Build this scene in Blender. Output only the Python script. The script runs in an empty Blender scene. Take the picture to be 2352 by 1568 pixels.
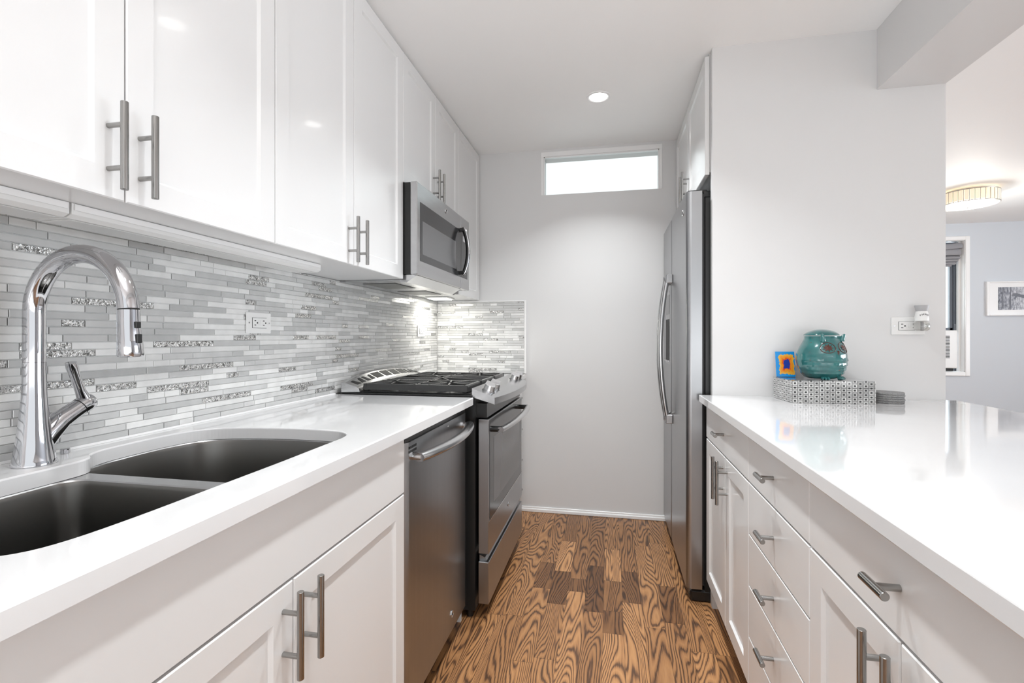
import bpy, bmesh, math, random
from mathutils import Vector, Matrix
random.seed(7)
S = bpy.context.scene
COL = S.collection

# ------------------------------------------------------------------ camera, world, exposure
HC = 1.165
TH = math.atan(225.7 / 1120.0)
cd = bpy.data.cameras.new('camera'); cam = bpy.data.objects.new('camera', cd); COL.objects.link(cam)
cam.location = (0, 0, HC)
cam.rotation_euler = (math.pi / 2, 0, TH)
cd.sensor_width = 36; cd.sensor_fit = 'HORIZONTAL'
cd.lens = 36 * 1120.0 / 2352.0
cd.shift_y = -(784 - 772) / 2352.0
cd.clip_start = 0.02; cd.clip_end = 60
S.camera = cam
S.view_settings.view_transform = 'Standard'
S.view_settings.look = 'None'
S.view_settings.gamma = 1
S.view_settings.use_curve_mapping = False
S.view_settings.exposure = 0.27
S.cycles.use_denoising = True
S.cycles.max_bounces = 12
S.cycles.diffuse_bounces = 6
S.cycles.glossy_bounces = 5
S.cycles.sample_clamp_indirect = 6

W = bpy.data.worlds.new('world'); S.world = W; W.use_nodes = True
bg = W.node_tree.nodes['Background']
bg.inputs[0].default_value = (0.94, 0.975, 1.0, 1)
bg.inputs[1].default_value = 1.05

DL_POWER = 6.9        # each recessed downlight
DL_Y = (2.554, 1.62, 0.69, -0.24, -1.17, -2.1)

def add_light(name, kind, loc, power, size=0.1, size_y=None, color=(1, 1, 1), rot=(0, 0, 0), parent=None, spread=None):
    l = bpy.data.lights.new(name, kind); l.energy = power; l.color = color
    if kind == 'AREA':
        l.shape = 'RECTANGLE' if size_y else 'DISK'; l.size = size
        if size_y: l.size_y = size_y
        if spread: l.spread = spread
    else: l.shadow_soft_size = size
    o = bpy.data.objects.new(name, l); COL.objects.link(o)
    if parent:
        o.parent = parent; loc = tuple(Vector(loc) - ORG[parent.name])
    o.location = loc; o.rotation_euler = rot
    return o
# daylight entering through the living room window
add_light('window_daylight', 'AREA', (3.2, 6.75, 1.6), 50, 1.3, 1.5, (0.90, 0.95, 1.0), (math.radians(-90), 0, 0))
# added upward fill lamp behind the camera, brightens the ceiling
add_light('ceiling_fill', 'AREA', (-0.05, -0.30, 1.62), 9, 0.7, 0.5, (0.95, 0.98, 1.0), (math.radians(180 - 16), 0, 0), spread=math.radians(115))
add_light('rear_fill', 'AREA', (1.2, -2.3, 0.75), 42, 4.6, 1.0, (0.985, 0.99, 1.0), (math.radians(146), 0, 0))  # added fill low behind the camera, tilted up towards the ceiling
add_light('side_fill', 'AREA', (5.9, 2.2, 1.3), 140, 3.6, 1.6, (0.86, 0.93, 1.0), (math.radians(115), 0, math.radians(90)))  # added fill before the windowless side wall, lifts living room and peninsula

# ------------------------------------------------------------------ materials
def mat(name, color, rough=0.5, metal=0.0, coat=0.0, spec=0.5, bump=None, emis=None, aniso=0.0, vary=None):
    """bump = (scale vector, strength, distance); vary = (scale vector, amount) tints base a little"""
    m = bpy.data.materials.new(name); m.use_nodes = True
    nt = m.node_tree; p = nt.nodes['Principled BSDF']
    p.inputs['Base Color'].default_value = (*color, 1)
    p.inputs['Roughness'].default_value = rough
    p.inputs['Metallic'].default_value = metal
    p.inputs['Coat Weight'].default_value = coat
    p.inputs['Coat Roughness'].default_value = 0.04
    p.inputs['Specular IOR Level'].default_value = spec
    if aniso: p.inputs['Anisotropic'].default_value = aniso
    if emis:
        p.inputs['Emission Color'].default_value = (*emis[0], 1); p.inputs['Emission Strength'].default_value = emis[1]
    tc = nt.nodes.new('ShaderNodeTexCoord')
    if bump:
        mp = nt.nodes.new('ShaderNodeMapping'); mp.inputs['Scale'].default_value = bump[0]
        n = nt.nodes.new('ShaderNodeTexNoise'); n.inputs['Scale'].default_value = 1; n.inputs['Detail'].default_value = 3
        b = nt.nodes.new('ShaderNodeBump'); b.inputs['Strength'].default_value = bump[1]; b.inputs['Distance'].default_value = bump[2]
        nt.links.new(tc.outputs['Object'], mp.inputs[0]); nt.links.new(mp.outputs[0], n.inputs[0])
        nt.links.new(n.outputs[0], b.inputs['Height']); nt.links.new(b.outputs[0], p.inputs['Normal'])
    if vary:
        mp = nt.nodes.new('ShaderNodeMapping'); mp.inputs['Scale'].default_value = vary[0]
        n = nt.nodes.new('ShaderNodeTexNoise'); n.inputs['Scale'].default_value = 1; n.inputs['Detail'].default_value = 4
        r = nt.nodes.new('ShaderNodeMapRange')
        r.inputs['From Min'].default_value = 0.3; r.inputs['From Max'].default_value = 0.7
        r.inputs['To Min'].default_value = 1 - vary[1]; r.inputs['To Max'].default_value = 1 + vary[1]
        mx = nt.nodes.new('ShaderNodeMix'); mx.data_type = 'RGBA'; mx.blend_type = 'MULTIPLY'; mx.inputs[0].default_value = 1
        mx.inputs[6].default_value = (*color, 1)
        nt.links.new(tc.outputs['Object'], mp.inputs[0]); nt.links.new(mp.outputs[0], n.inputs[0])
        nt.links.new(n.outputs[0], r.inputs[0]); nt.links.new(r.outputs[0], mx.inputs[7]); nt.links.new(mx.outputs[2], p.inputs['Base Color'])
    return m

M = {}
M['wall'] = mat('wall_paint', (0.71, 0.71, 0.71), 0.55, bump=((60, 60, 60), 0.05, 0.002))
M['ceiling'] = mat('ceiling_paint', (0.93, 0.93, 0.925), 0.6)
M['far_wall'] = mat('living_paint', (0.63, 0.665, 0.71), 0.6, bump=((60, 60, 60), 0.05, 0.002))
M['trim'] = mat('trim_white', (0.88, 0.88, 0.88), 0.3)
M['cab'] = mat('cabinet_lacquer', (0.78, 0.78, 0.78), 0.22, coat=0.15)
M['cab_in'] = mat('cabinet_underside', (0.62, 0.62, 0.61), 0.5)
M['quartz'] = mat('white_quartz', (0.76, 0.76, 0.765), 0.07, coat=0.5, vary=((7, 7, 7), 0.012))
M['steel'] = mat('brushed_steel', (0.48, 0.48, 0.485), 0.27, 1.0, bump=((300, 4, 300), 0.06, 0.001), vary=((40, 2, 40), 0.05))
M['steel_v'] = mat('brushed_steel_vertical', (0.38, 0.385, 0.395), 0.30, 1.0, bump=((4, 300, 4), 0.03, 0.0006), vary=((6, 60, 3), 0.03))
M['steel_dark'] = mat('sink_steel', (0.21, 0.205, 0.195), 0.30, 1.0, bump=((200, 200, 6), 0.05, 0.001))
M['steel_light'] = mat('satin_steel', (0.62, 0.62, 0.625), 0.22, 1.0)
M['nickel'] = mat('brushed_nickel', (0.36, 0.355, 0.345), 0.20, 1.0)
M['chrome'] = mat('polished_chrome', (0.60, 0.60, 0.62), 0.05, 1.0)
M['black'] = mat('black_enamel', (0.012, 0.012, 0.012), 0.28)
M['black_matte'] = mat('black_plastic', (0.02, 0.02, 0.02), 0.5)
M['iron'] = mat('cast_iron', (0.035, 0.035, 0.035), 0.24, bump=((300, 300, 300), 0.15, 0.001))
M['glass_dark'] = mat('dark_oven_glass', (0.03, 0.03, 0.032), 0.12, spec=0.45)
M['glass_mid'] = mat('grey_oven_window', (0.13, 0.13, 0.135), 0.2, spec=0.4)
M['panel_grey'] = mat('clear_display_window', (0.45, 0.45, 0.46), 0.08, spec=0.9, coat=0.6)
M['plastic'] = mat('white_plastic', (0.80, 0.80, 0.79), 0.3)
M['slot'] = mat('dark_slot', (0.01, 0.01, 0.01), 0.6)
M['grout'] = mat('grout', (0.80, 0.80, 0.79), 0.8)
M['caulk'] = mat('caulk', (0.82, 0.82, 0.82), 0.5)
M['grille'] = mat('filter_mesh', (0.30, 0.30, 0.29), 0.5, 0.8, bump=((900, 900, 900), 0.6, 0.001))
M['coaster'] = mat('grey_felt', (0.30, 0.30, 0.30), 0.95, bump=((900, 900, 900), 0.8, 0.002), vary=((500, 500, 500), 0.45))
M['fabric'] = mat('grey_shade_fabric', (0.30, 0.30, 0.32), 0.9)
M['sash'] = mat('blue_grey_sash', (0.13, 0.15, 0.18), 0.45)
M['sky_pane'] = mat('bright_pane', (0.9, 0.95, 1.0), 0.2)
M['lens'] = mat('lamp_lens', (0.95, 0.95, 0.93), 0.4, emis=((1, 0.99, 0.96), 12.0))
M['lens_cab'] = mat('cabinet_lamp_lens', (0.95, 0.95, 0.9), 0.4, emis=((1, 0.97, 0.86), 9.0))
M['lens_off'] = mat('unlit_lens', (0.72, 0.72, 0.71), 0.35)
M['drum_glow'] = mat('drum_diffuser', (0.9, 0.85, 0.75), 0.5, emis=((1, 0.82, 0.55), 0.7))
M['crystal'] = mat('drum_crystal', (0.75, 0.70, 0.60), 0.12, coat=0.5, emis=((1, 0.80, 0.50), 0.35))
M['strip'] = mat('drum_metal_strip', (0.5, 0.48, 0.46), 0.3, 0.8)
M['brown'] = mat('brown_glaze', (0.085, 0.028, 0.02), 0.25)
M['freshener'] = mat('freshener_grey', (0.42, 0.42, 0.43), 0.4)

def node_mat(name): 
    m = bpy.data.materials.new(name); m.use_nodes = True
    return m, m.node_tree, m.node_tree.nodes['Principled BSDF']
def N(nt, t, **k):
    n = nt.nodes.new(t)
    for a, v in k.items(): setattr(n, a, v)
    return n
def math_n(nt, op, a, b=None, c=None):
    n = N(nt, 'ShaderNodeMath', operation=op)
    for i, v in enumerate((a, b, c)):
        if v is None: continue
        if isinstance(v, (int, float)): n.inputs[i].default_value = v
        else: nt.links.new(v, n.inputs[i])
    return n.outputs[0]
def ramp(nt, src, stops):
    r = N(nt, 'ShaderNodeValToRGB'); e = r.color_ramp.elements
    while len(e) < len(stops): e.new(0.5)
    for x, (p, c) in zip(e, stops): x.position = p; x.color = (*c, 1) if len(c) == 3 else c
    nt.links.new(src, r.inputs[0]); return r.outputs[0]

# thin clear pane: mostly see-through, Fresnel reflection
def pane_mat():
    m = bpy.data.materials.new('window_glass'); m.use_nodes = True; nt = m.node_tree
    nt.nodes.clear()
    out = N(nt, 'ShaderNodeOutputMaterial'); t = N(nt, 'ShaderNodeBsdfTransparent'); g = N(nt, 'ShaderNodeBsdfGlossy')
    g.inputs['Roughness'].default_value = 0.02
    t.inputs[0].default_value = (0.95, 0.98, 0.975, 1)
    mx = N(nt, 'ShaderNodeMixShader'); f = N(nt, 'ShaderNodeFresnel'); f.inputs[0].default_value = 1.5
    nt.links.new(f.outputs[0], mx.inputs[0]); nt.links.new(t.outputs[0], mx.inputs[1]); nt.links.new(g.outputs[0], mx.inputs[2])
    nt.links.new(mx.outputs[0], out.inputs[0]); return m
M['pane'] = pane_mat()

def glass_mat():
    m, nt, p = node_mat('clear_bottle_glass')
    p.inputs['Transmission Weight'].default_value = 1; p.inputs['Roughness'].default_value = 0.02
    p.inputs['Base Color'].default_value = (0.93, 0.93, 0.9, 1); return m
M['bottle'] = glass_mat()

# oak strip floor
def floor_mat():
    m, nt, p = node_mat('oak_strips'); L = nt.links.new
    tc = N(nt, 'ShaderNodeTexCoord'); rnd = N(nt, 'ShaderNodeAttribute', attribute_name='rnd'); tone = N(nt, 'ShaderNodeAttribute', attribute_name='tone')
    off = N(nt, 'ShaderNodeCombineXYZ')
    L(math_n(nt, 'MULTIPLY', rnd.outputs['Fac'], 37.0), off.inputs[0]); L(math_n(nt, 'MULTIPLY', rnd.outputs['Fac'], 91.0), off.inputs[1]); L(math_n(nt, 'MULTIPLY', rnd.outputs['Fac'], 17.0), off.inputs[2])
    add = N(nt, 'ShaderNodeVectorMath', operation='ADD'); L(tc.outputs['Object'], add.inputs[0]); L(off.outputs[0], add.inputs[1])
    mp = N(nt, 'ShaderNodeMapping'); mp.inputs['Scale'].default_value = (6.5, 0.85, 1); L(add.outputs[0], mp.inputs[0])
    n = N(nt, 'ShaderNodeTexNoise'); n.inputs['Scale'].default_value = 1.0; n.inputs['Detail'].default_value = 2.4; n.inputs['Roughness'].default_value = 0.40; n.inputs['Distortion'].default_value = 0.25
    L(mp.outputs[0], n.inputs[0])
    pp = math_n(nt, 'PINGPONG', math_n(nt, 'MULTIPLY', n.outputs[0], 84.0), 1.0)
    # fibres
    mf = N(nt, 'ShaderNodeMapping'); mf.inputs['Scale'].default_value = (340, 14, 1); L(add.outputs[0], mf.inputs[0])
    nf = N(nt, 'ShaderNodeTexNoise'); nf.inputs['Scale'].default_value = 1; nf.inputs['Detail'].default_value = 3; L(mf.outputs[0], nf.inputs[0])
    # rings broken up by the fibres
    rr = math_n(nt, 'ADD', pp, math_n(nt, 'MULTIPLY', math_n(nt, 'SUBTRACT', nf.outputs[0], 0.5), 1.1))
    col = ramp(nt, rr, [(0.0, (0.085, 0.043, 0.022)), (0.20, (0.15, 0.072, 0.034)), (0.45, (0.33, 0.160, 0.066)), (1.0, (0.43, 0.22, 0.092))])
    mx = N(nt, 'ShaderNodeMix', data_type='RGBA', blend_type='MULTIPLY'); mx.inputs[0].default_value = 1
    comb = N(nt, 'ShaderNodeCombineColor')
    t = tone.outputs['Fac']
    L(t, comb.inputs[0]); L(math_n(nt, 'POWER', t, 1.12), comb.inputs[1]); L(math_n(nt, 'POWER', t, 1.2), comb.inputs[2])
    L(col, mx.inputs[6]); L(comb.outputs[0], mx.inputs[7]); L(mx.outputs[2], p.inputs['Base Color'])
    p.inputs['Roughness'].default_value = 0.34; p.inputs['Specular IOR Level'].default_value = 0.4
    b = N(nt, 'ShaderNodeBump'); b.inputs['Strength'].default_value = 0.25; b.inputs['Distance'].default_value = 0.001
    L(rr, b.inputs['Height']); L(b.outputs[0], p.inputs['Normal'])
    return m
M['floor'] = floor_mat()

# mosaic: marble, frosted glass, foil glass; one random number per tile
def tile_mat(name, lo, hi, rough, coat, foil=False):
    m, nt, p = node_mat(name); L = nt.links.new
    tc = N(nt, 'ShaderNodeTexCoord'); rnd = N(nt, 'ShaderNodeAttribute', attribute_name='rnd')
    col = ramp(nt, rnd.outputs['Fac'], [(0.0, lo), (1.0, hi)])
    n = N(nt, 'ShaderNodeTexNoise'); n.inputs['Detail'].default_value = 4
    if foil:
        mp = N(nt, 'ShaderNodeMapping'); mp.inputs['Scale'].default_value = (1, 1, 1.0)
        mp.inputs['Rotation'].default_value = (math.radians(35), 0, 0)
        L(tc.outputs['Object'], mp.inputs[0]); L(mp.outputs[0], n.inputs[0])
        n.inputs['Scale'].default_value = 150; n.inputs['Distortion'].default_value = 1.2; n.inputs['Detail'].default_value = 2
        p.inputs['Metallic'].default_value = 0.85
        c2 = ramp(nt, n.outputs[0], [(0.36, (0.16, 0.16, 0.155)), (0.5, (0.62, 0.62, 0.61)), (0.64, (0.95, 0.95, 0.94))])
        L(c2, p.inputs['Base Color'])
        b = N(nt, 'ShaderNodeBump'); b.inputs['Strength'].default_value = 1.0; b.inputs['Distance'].default_value = 0.004
        L(n.outputs[0], b.inputs['Height']); L(b.outputs[0], p.inputs['Normal'])
    else:
        n.inputs['Scale'].default_value = 22; L(tc.outputs['Object'], n.inputs[0])
        mr = N(nt, 'ShaderNodeMapRange'); mr.inputs['To Min'].default_value = 0.93; mr.inputs['To Max'].default_value = 1.06
        mr.inputs['From Min'].default_value = 0.3; mr.inputs['From Max'].default_value = 0.7
        L(n.outputs[0], mr.inputs[0])
        mx = N(nt, 'ShaderNodeMix', data_type='RGBA', blend_type='MULTIPLY'); mx.inputs[0].default_value = 1
        L(col, mx.inputs[6]); L(mr.outputs[0], mx.inputs[7]); L(mx.outputs[2], p.inputs['Base Color'])
    p.inputs['Roughness'].default_value = rough; p.inputs['Coat Weight'].default_value = coat; p.inputs['Coat Roughness'].default_value = 0.05
    return m
M['t_marble'] = tile_mat('marble_tile', (0.72, 0.72, 0.71), (0.82, 0.82, 0.81), 0.22, 0.1)
M['t_glass'] = tile_mat('frosted_glass_tile', (0.50, 0.505, 0.50), (0.64, 0.64, 0.635), 0.12, 0.5)
M['t_foil'] = tile_mat('foil_glass_tile', (0.5, 0.5, 0.5), (0.7, 0.7, 0.7), 0.16, 0.6, True)
M['t_edge'] = mat('tile_edge_glass', (0.40, 0.40, 0.395), 0.2)

# ------------------------------------------------------------------ mesh helpers
ORG = {}
def new(): return bmesh.new()
def setm(fs, mi):
    for f in fs: f.material_index = mi
def box(bm, x0, x1, y0, y1, z0, z1, mi=0, bev=0.0, seg=1):
    x0, x1 = min(x0, x1), max(x0, x1); y0, y1 = min(y0, y1), max(y0, y1); z0, z1 = min(z0, z1), max(z0, z1)
    v = [bm.verts.new(p) for p in ((x0, y0, z0), (x1, y0, z0), (x1, y1, z0), (x0, y1, z0), (x0, y0, z1), (x1, y0, z1), (x1, y1, z1), (x0, y1, z1))]
    fs = [bm.faces.new([v[i] for i in q]) for q in ((3, 2, 1, 0), (4, 5, 6, 7), (0, 1, 5, 4), (1, 2, 6, 5), (2, 3, 7, 6), (3, 0, 4, 7))]
    setm(fs, mi)
    if bev > 0:
        es = list({e for f in fs for e in f.edges})
        r = bmesh.ops.bevel(bm, geom=es, offset=bev, segments=seg, affect='EDGES', profile=0.5)
        setm(r['faces'], mi)
    return bm
def frame_axes(d):
    d = Vector(d).normalized(); a = Vector((0, 0, 1)) if abs(d.z) < 0.9 else Vector((0, 1, 0))
    u = d.cross(a).normalized(); return d, u, d.cross(u).normalized()
def tube(bm, pts, radii, seg=16, mi=0, caps=True, flat=1.0):
    """swept circular (or flattened) section along pts with parallel transport"""
    pts = [Vector(p) for p in pts]
    if isinstance(radii, (int, float)): radii = [radii] * len(pts)
    rings = []; u = None
    for i, p in enumerate(pts):
        if i == 0: d = pts[1] - p
        elif i == len(pts) - 1: d = p - pts[i - 1]
        else: d = pts[i + 1] - pts[i - 1]
        d.normalize()
        if u is None: _, u, w = frame_axes(d)
        else: u = (u - d * u.dot(d)).normalized(); w = d.cross(u).normalized()
        rings.append([bm.verts.new(p + (u * math.cos(2 * math.pi * k / seg) + w * math.sin(2 * math.pi * k / seg) * flat) * radii[i]) for k in range(seg)])
    for a, b in zip(rings, rings[1:]):
        for k in range(seg):
            f = bm.faces.new((a[k], a[(k + 1) % seg], b[(k + 1) % seg], b[k])); f.material_index = mi; f.smooth = True
    if caps:
        for r in (list(reversed(rings[0])), rings[-1]):
            f = bm.faces.new(r); f.material_index = mi
    return rings
def cyl(bm, p, q, r, seg=20, mi=0, r2=None, bev=0.0):
    p = Vector(p); q = Vector(q); r2 = r if r2 is None else r2
    if bev:
        d = (q - p).normalized()
        tube(bm, [p, p + d * bev, q - d * bev, q], [r - bev, r, r2, r2 - bev], seg, mi)
    else: tube(bm, [p, q], [r, r2], seg, mi)
def lathe(bm, prof, c, seg=32, mi=0, close=True, sx=1, sy=1):
    rings = []
    for r, z in prof:
        rings.append([bm.verts.new((c[0] + sx * r * math.cos(2 * math.pi * k / seg), c[1] + sy * r * math.sin(2 * math.pi * k / seg), c[2] + z)) for k in range(seg)])
    for a, b in zip(rings, rings[1:]):
        for k in range(seg):
            f = bm.faces.new((a[k], a[(k + 1) % seg], b[(k + 1) % seg], b[k])); f.material_index = mi; f.smooth = True
    if close:
        f = bm.faces.new(list(reversed(rings[0]))); f.material_index = mi; f = bm.faces.new(rings[-1]); f.material_index = mi
def torus(bm, c, R, r, axis='Z', seg=32, s2=8, mi=0, sx=1, sy=1):
    rings = []
    for i in range(seg):
        a = 2 * math.pi * i / seg; ring = []
        for j in range(s2):
            b = 2 * math.pi * j / s2; rr = R + r * math.cos(b)
            u, v, w = rr * math.cos(a) * sx, rr * math.sin(a) * sy, r * math.sin(b)
            p = {'Z': (u, v, w), 'X': (w, u, v), 'Y': (u, w, v)}[axis]
            ring.append(bm.verts.new(Vector(c) + Vector(p)))
        rings.append(ring)
    for i in range(seg):
        a, b = rings[i], rings[(i + 1) % seg]
        for j in range(s2):
            f = bm.faces.new((a[j], a[(j + 1) % s2], b[(j + 1) % s2], b[j])); f.material_index = mi; f.smooth = True
def quad(bm, pts, mi=0, smooth=False):
    f = bm.faces.new([bm.verts.new(p) for p in pts]); f.material_index = mi; f.smooth = smooth; return f
def prism(bm, pts, axis, a, b, mi=0):
    """closed outline in the two other axes, extruded from a to b along axis"""
    def P(u, v, t): return {'X': (t, u, v), 'Y': (u, t, v), 'Z': (u, v, t)}[axis]
    A = [bm.verts.new(P(u, v, a)) for u, v in pts]; B = [bm.verts.new(P(u, v, b)) for u, v in pts]
    n = len(pts)
    fs = [bm.faces.new((A[i], A[(i + 1) % n], B[(i + 1) % n], B[i])) for i in range(n)]
    fs += [bm.faces.new(list(reversed(A))), bm.faces.new(B)]
    setm(fs, mi); return fs

def origin(o): return ORG.get(o.name, Vector((0, 0, 0)))
def obj(name, bm, mats, parent=None, at=None, smooth_angle=None):
    """bm is in world coordinates; at = world origin of the object"""
    bmesh.ops.recalc_face_normals(bm, faces=bm.faces)
    for e in bm.edges:
        if len(e.link_faces) == 2 and e.calc_face_angle(0) > 0.75: e.smooth = False
    at = Vector(at) if at is not None else (origin(parent) if parent else Vector((0, 0, 0)))
    bmesh.ops.translate(bm, vec=-at, verts=bm.verts)
    me = bpy.data.meshes.new(name); bm.to_mesh(me); bm.free()
    for x in (mats if isinstance(mats, (list, tuple)) else [mats]): me.materials.append(M[x] if isinstance(x, str) else x)
    o = bpy.data.objects.new(name, me); COL.objects.link(o)
    if parent: o.parent = parent; o.location = at - origin(parent)
    else: o.location = at
    ORG[o.name] = at
    return o
def tag(o, label, cat, group=None):
    o['label'] = label; o['category'] = cat
    if group: o['group'] = group
    return o
def thing(name, label, cat, at, group=None):
    o = bpy.data.objects.new(name, None); COL.objects.link(o); o.location = at; o.empty_display_size = 0.05
    ORG[o.name] = Vector(at); return tag(o, label, cat, group)
def struct(name, bm, m):
    o = obj(name, bm, m); o['kind'] = 'structure'; return o
def smooth(o):
    for p in o.data.polygons: p.use_smooth = True
    return o

# ------------------------------------------------------------------ the room
H = 2.40; XW = -1.18; YE = 3.21; YF = 6.20; XR = 6.0; YB = -2.6
# floor: strips as one mesh with per-strip random number and tone
bm = new(); PW = 0.081; x00 = -0.029
special = {  # column -> [(y0, y1, tone)] around the darker patched row
    -5: [(1.3, 1.99, 1.0), (1.99, 2.9, 0.92)],
    -4: [(1.2, 2.0, 0.85), (2.0, 3.2, 0.98)],
    -3: [(0.6, 1.72, 1.05), (1.72, 2.24, 0.98), (2.24, 2.50, 0.50), (2.50, 3.0, 0.82), (3.0, 3.3, 0.8)],
    -2: [(0.5, 1.75, 1.0), (1.75, 2.12, 0.92), (2.12, 2.42, 0.42), (2.42, 2.78, 1.22), (2.78, 3.3, 0.66)],
    -1: [(0.5, 2.24, 1.12), (2.24, 2.36, 0.46), (2.36, 3.3, 0.70)],
    0: [(0.6, 2.09, 0.84), (2.09, 2.51, 0.36), (2.51, 3.3, 0.64)],
    1: [(0.4, 1.95, 1.18), (1.95, 2.11, 0.50), (2.11, 2.37, 0.62), (2.37, 2.72, 1.18), (2.72, 3.3, 0.86)],
    2: [(0.8, 2.19, 1.14), (2.19, 2.48, 0.46), (2.48, 3.3, 0.74)],
    3: [(0.4, 1.6, 0.72), (1.6, 2.02, 0.92), (2.02, 2.8, 1.02), (2.8, 3.3, 0.84)],
    4: [(0.5, 2.07, 0.88), (2.07, 2.37, 0.50), (2.37, 2.85, 0.98), (2.85, 3.3, 0.82)],
    5: [(0.6, 1.55, 1.12), (1.55, 1.9, 1.16), (1.9, 3.3, 0.95)],
}
fr = random.Random(5); rn = []; tn = []
k = -16
while x00 + k * PW < XR:
    xa = x00 + (k - 1) * PW; xb = xa + PW
    segs = []
    y = YB - fr.random() * 0.6; sp = special.get(k, [])
    y_stop = sp[0][0] if sp else 99
    while y < YF + 0.3:
        if sp and y >= y_stop - 1e-6: break
        l = fr.uniform(0.45, 1.3); e = y + l
        if sp and e > y_stop - 0.12: e = y_stop
        segs.append((y, e, fr.uniform(0.78, 1.15))); y = e
    segs += sp
    if sp:
        y = sp[-1][1]
        while y < YE + 0.2: segs.append((y, y + 0.8, 0.9)); y += 0.8
    for a, b, t in segs:
        a = max(a, YB); b = min(b, YF + 0.3)
        if b <= a: continue
        g = 0.0004
        quad(bm, [(xa + g, a + g, 0), (xb - g, a + g, 0), (xb - g, b - g, 0), (xa + g, b - g, 0)]); rn.append(fr.random()); tn.append(t)
    k += 1
quad(bm, [(XW - 0.1, YB, -0.0012), (XR + 0.1, YB, -0.0012), (XR + 0.1, YF + 0.3, -0.0012), (XW - 0.1, YF + 0.3, -0.0012)]); rn.append(0.5); tn.append(0.15)
fl = struct('floor', bm, 'floor')
a1 = fl.data.attributes.new('rnd', 'FLOAT', 'FACE'); a1.data.foreach_set('value', rn)
a2 = fl.data.attributes.new('tone', 'FLOAT', 'FACE'); a2.data.foreach_set('value', tn)

bm = new(); box(bm, XW - 0.12, XR + 0.1, YB, YE + 0.12, H, H + 0.1); box(bm, 1.232, XR + 0.1, YE + 0.12, YF + 0.3, H, H + 0.1); struct('ceiling', bm, 'ceiling')
bm = new(); box(bm, XW - 0.12, XW, YB, YE + 0.12, 0, H); struct('wall_left', bm, 'wall')
# end wall with transom opening
wx0, wx1, wz0, wz1 = -0.432, 0.304, 2.098, 2.352
bm = new()
box(bm, XW, wx0, YE, YE + 0.12, 0, H); box(bm, wx1, 1.23, YE, YE + 0.12, 0, H)
box(bm, wx0, wx1, YE, YE + 0.12, 0, wz0); box(bm, wx0, wx1, YE, YE + 0.12, wz1, H)
struct('wall_end', bm, 'wall')
bm = new()
fw = 0.018
box(bm, wx0 - fw, wx1 + fw, YE - 0.004, YE - 0.0002, wz1, wz1 + 0.03, bev=0.001)
box(bm, wx0 - fw, wx0, YE - 0.004, YE - 0.0002, wz0 - 0.0, wz1, bev=0.001)
box(bm, wx1, wx1 + fw, YE - 0.004, YE - 0.0002, wz0 - 0.0, wz1, bev=0.001)
wf = struct('window_1', bm, 'trim')
bm = new()
box(bm, wx0, wx1, YE + 0.004, YE + 0.03, wz1 - 0.006, wz1); box(bm, wx0, wx1, YE + 0.004, YE + 0.03, wz0, wz0 + 0.003)
box(bm, wx0, wx0 + 0.005, YE + 0.004, YE + 0.03, wz0, wz1); box(bm, wx1 - 0.005, wx1, YE + 0.004, YE + 0.03, wz0, wz1)
obj('window_frame', bm, 'trim', wf)
bm = new(); box(bm, wx0, wx1, YE + 0.010, YE + 0.014, wz0, wz1); obj('pane', bm, 'pane', wf)
# kitchen/living partition: front return (with outlet) and long side
bm = new(); box(bm, 0.428, 1.292, 2.215, 2.250, 0, H); box(bm, 1.232, 1.292, 2.250, YF, 0, H); struct('wall_right', bm, 'wall')
bm = new(); box(bm, 1.052, 1.292, YB, 2.2145, 2.158, H - 0.0005); o = struct('trim_1', bm, 'wall')
# living room
bm = new(); LX0, LX1, LZ0, LZ1 = 2.62, 3.795, 0.775, 2.215
box(bm, 1.292, LX0, YF, YF + 0.3, 0, H); box(bm, LX1, XR, YF, YF + 0.3, 0, H)
box(bm, LX0, LX1, YF, YF + 0.3, 0, LZ0); box(bm, LX0, LX1, YF, YF + 0.3, LZ1, H)
struct('wall_far', bm, 'far_wall')
bm = new(); box(bm, XR, XR + 0.1, YB, YF + 0.3, 0, H); struct('wall_living', bm, 'far_wall')
bm = new(); box(bm, 1.45, XR, YB - 0.1, YB, 0, 0.5); box(bm, 1.45, XR, YB - 0.1, YB, 2.15, H); box(bm, XW, -0.6, YB - 0.1, YB, 0, H)
box(bm, 5.2, XR, YB - 0.1, YB, 0.5, 2.15)
struct('wall_rear', bm, 'wall')
# living window: casing, deep reveal, dark sash
bm = new(); cw = 0.043
for (a, b, c, d) in ((LX1, LX1 + cw, LZ0 - cw, LZ1 + cw), (LX0 - cw, LX0, LZ0 - cw, LZ1 + cw), (LX0, LX1, LZ1, LZ1 + cw), (LX0, LX1, LZ0 - cw, LZ0)):
    box(bm, a, b, YF - 0.018, YF - 0.0003, c, d, bev=0.004)
w2 = struct('window_2', bm, 'trim')
bm = new()
box(bm, LX1 - 0.004, LX1, YF, YF + 0.2, LZ0, LZ1); box(bm, LX1 - 0.026, LX1 - 0.004, YF + 0.05, YF + 0.09, LZ0, LZ1, bev=0.004)
box(bm, LX0, LX1, YF, YF + 0.2, LZ0, LZ0 + 0.004); box(bm, LX0, LX1, YF, YF + 0.2, LZ1 - 0.004, LZ1)
obj('window_reveal', bm, 'trim', w2)
bm = new(); ys = YF + 0.10
box(bm, LX1 - 0.042, LX1 - 0.004, ys, ys + 0.04, LZ0, LZ1, bev=0.003)
box(bm, LX1 - 0.074, LX1 - 0.044, ys + 0.012, ys + 0.05, LZ0 + 0.44, LZ1 - 0.20, bev=0.003)
box(bm, LX0 + 0.03, LX1 - 0.044, ys + 0.012, ys + 0.05, LZ1 - 0.26, LZ1 - 0.20, bev=0.003)
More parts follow.
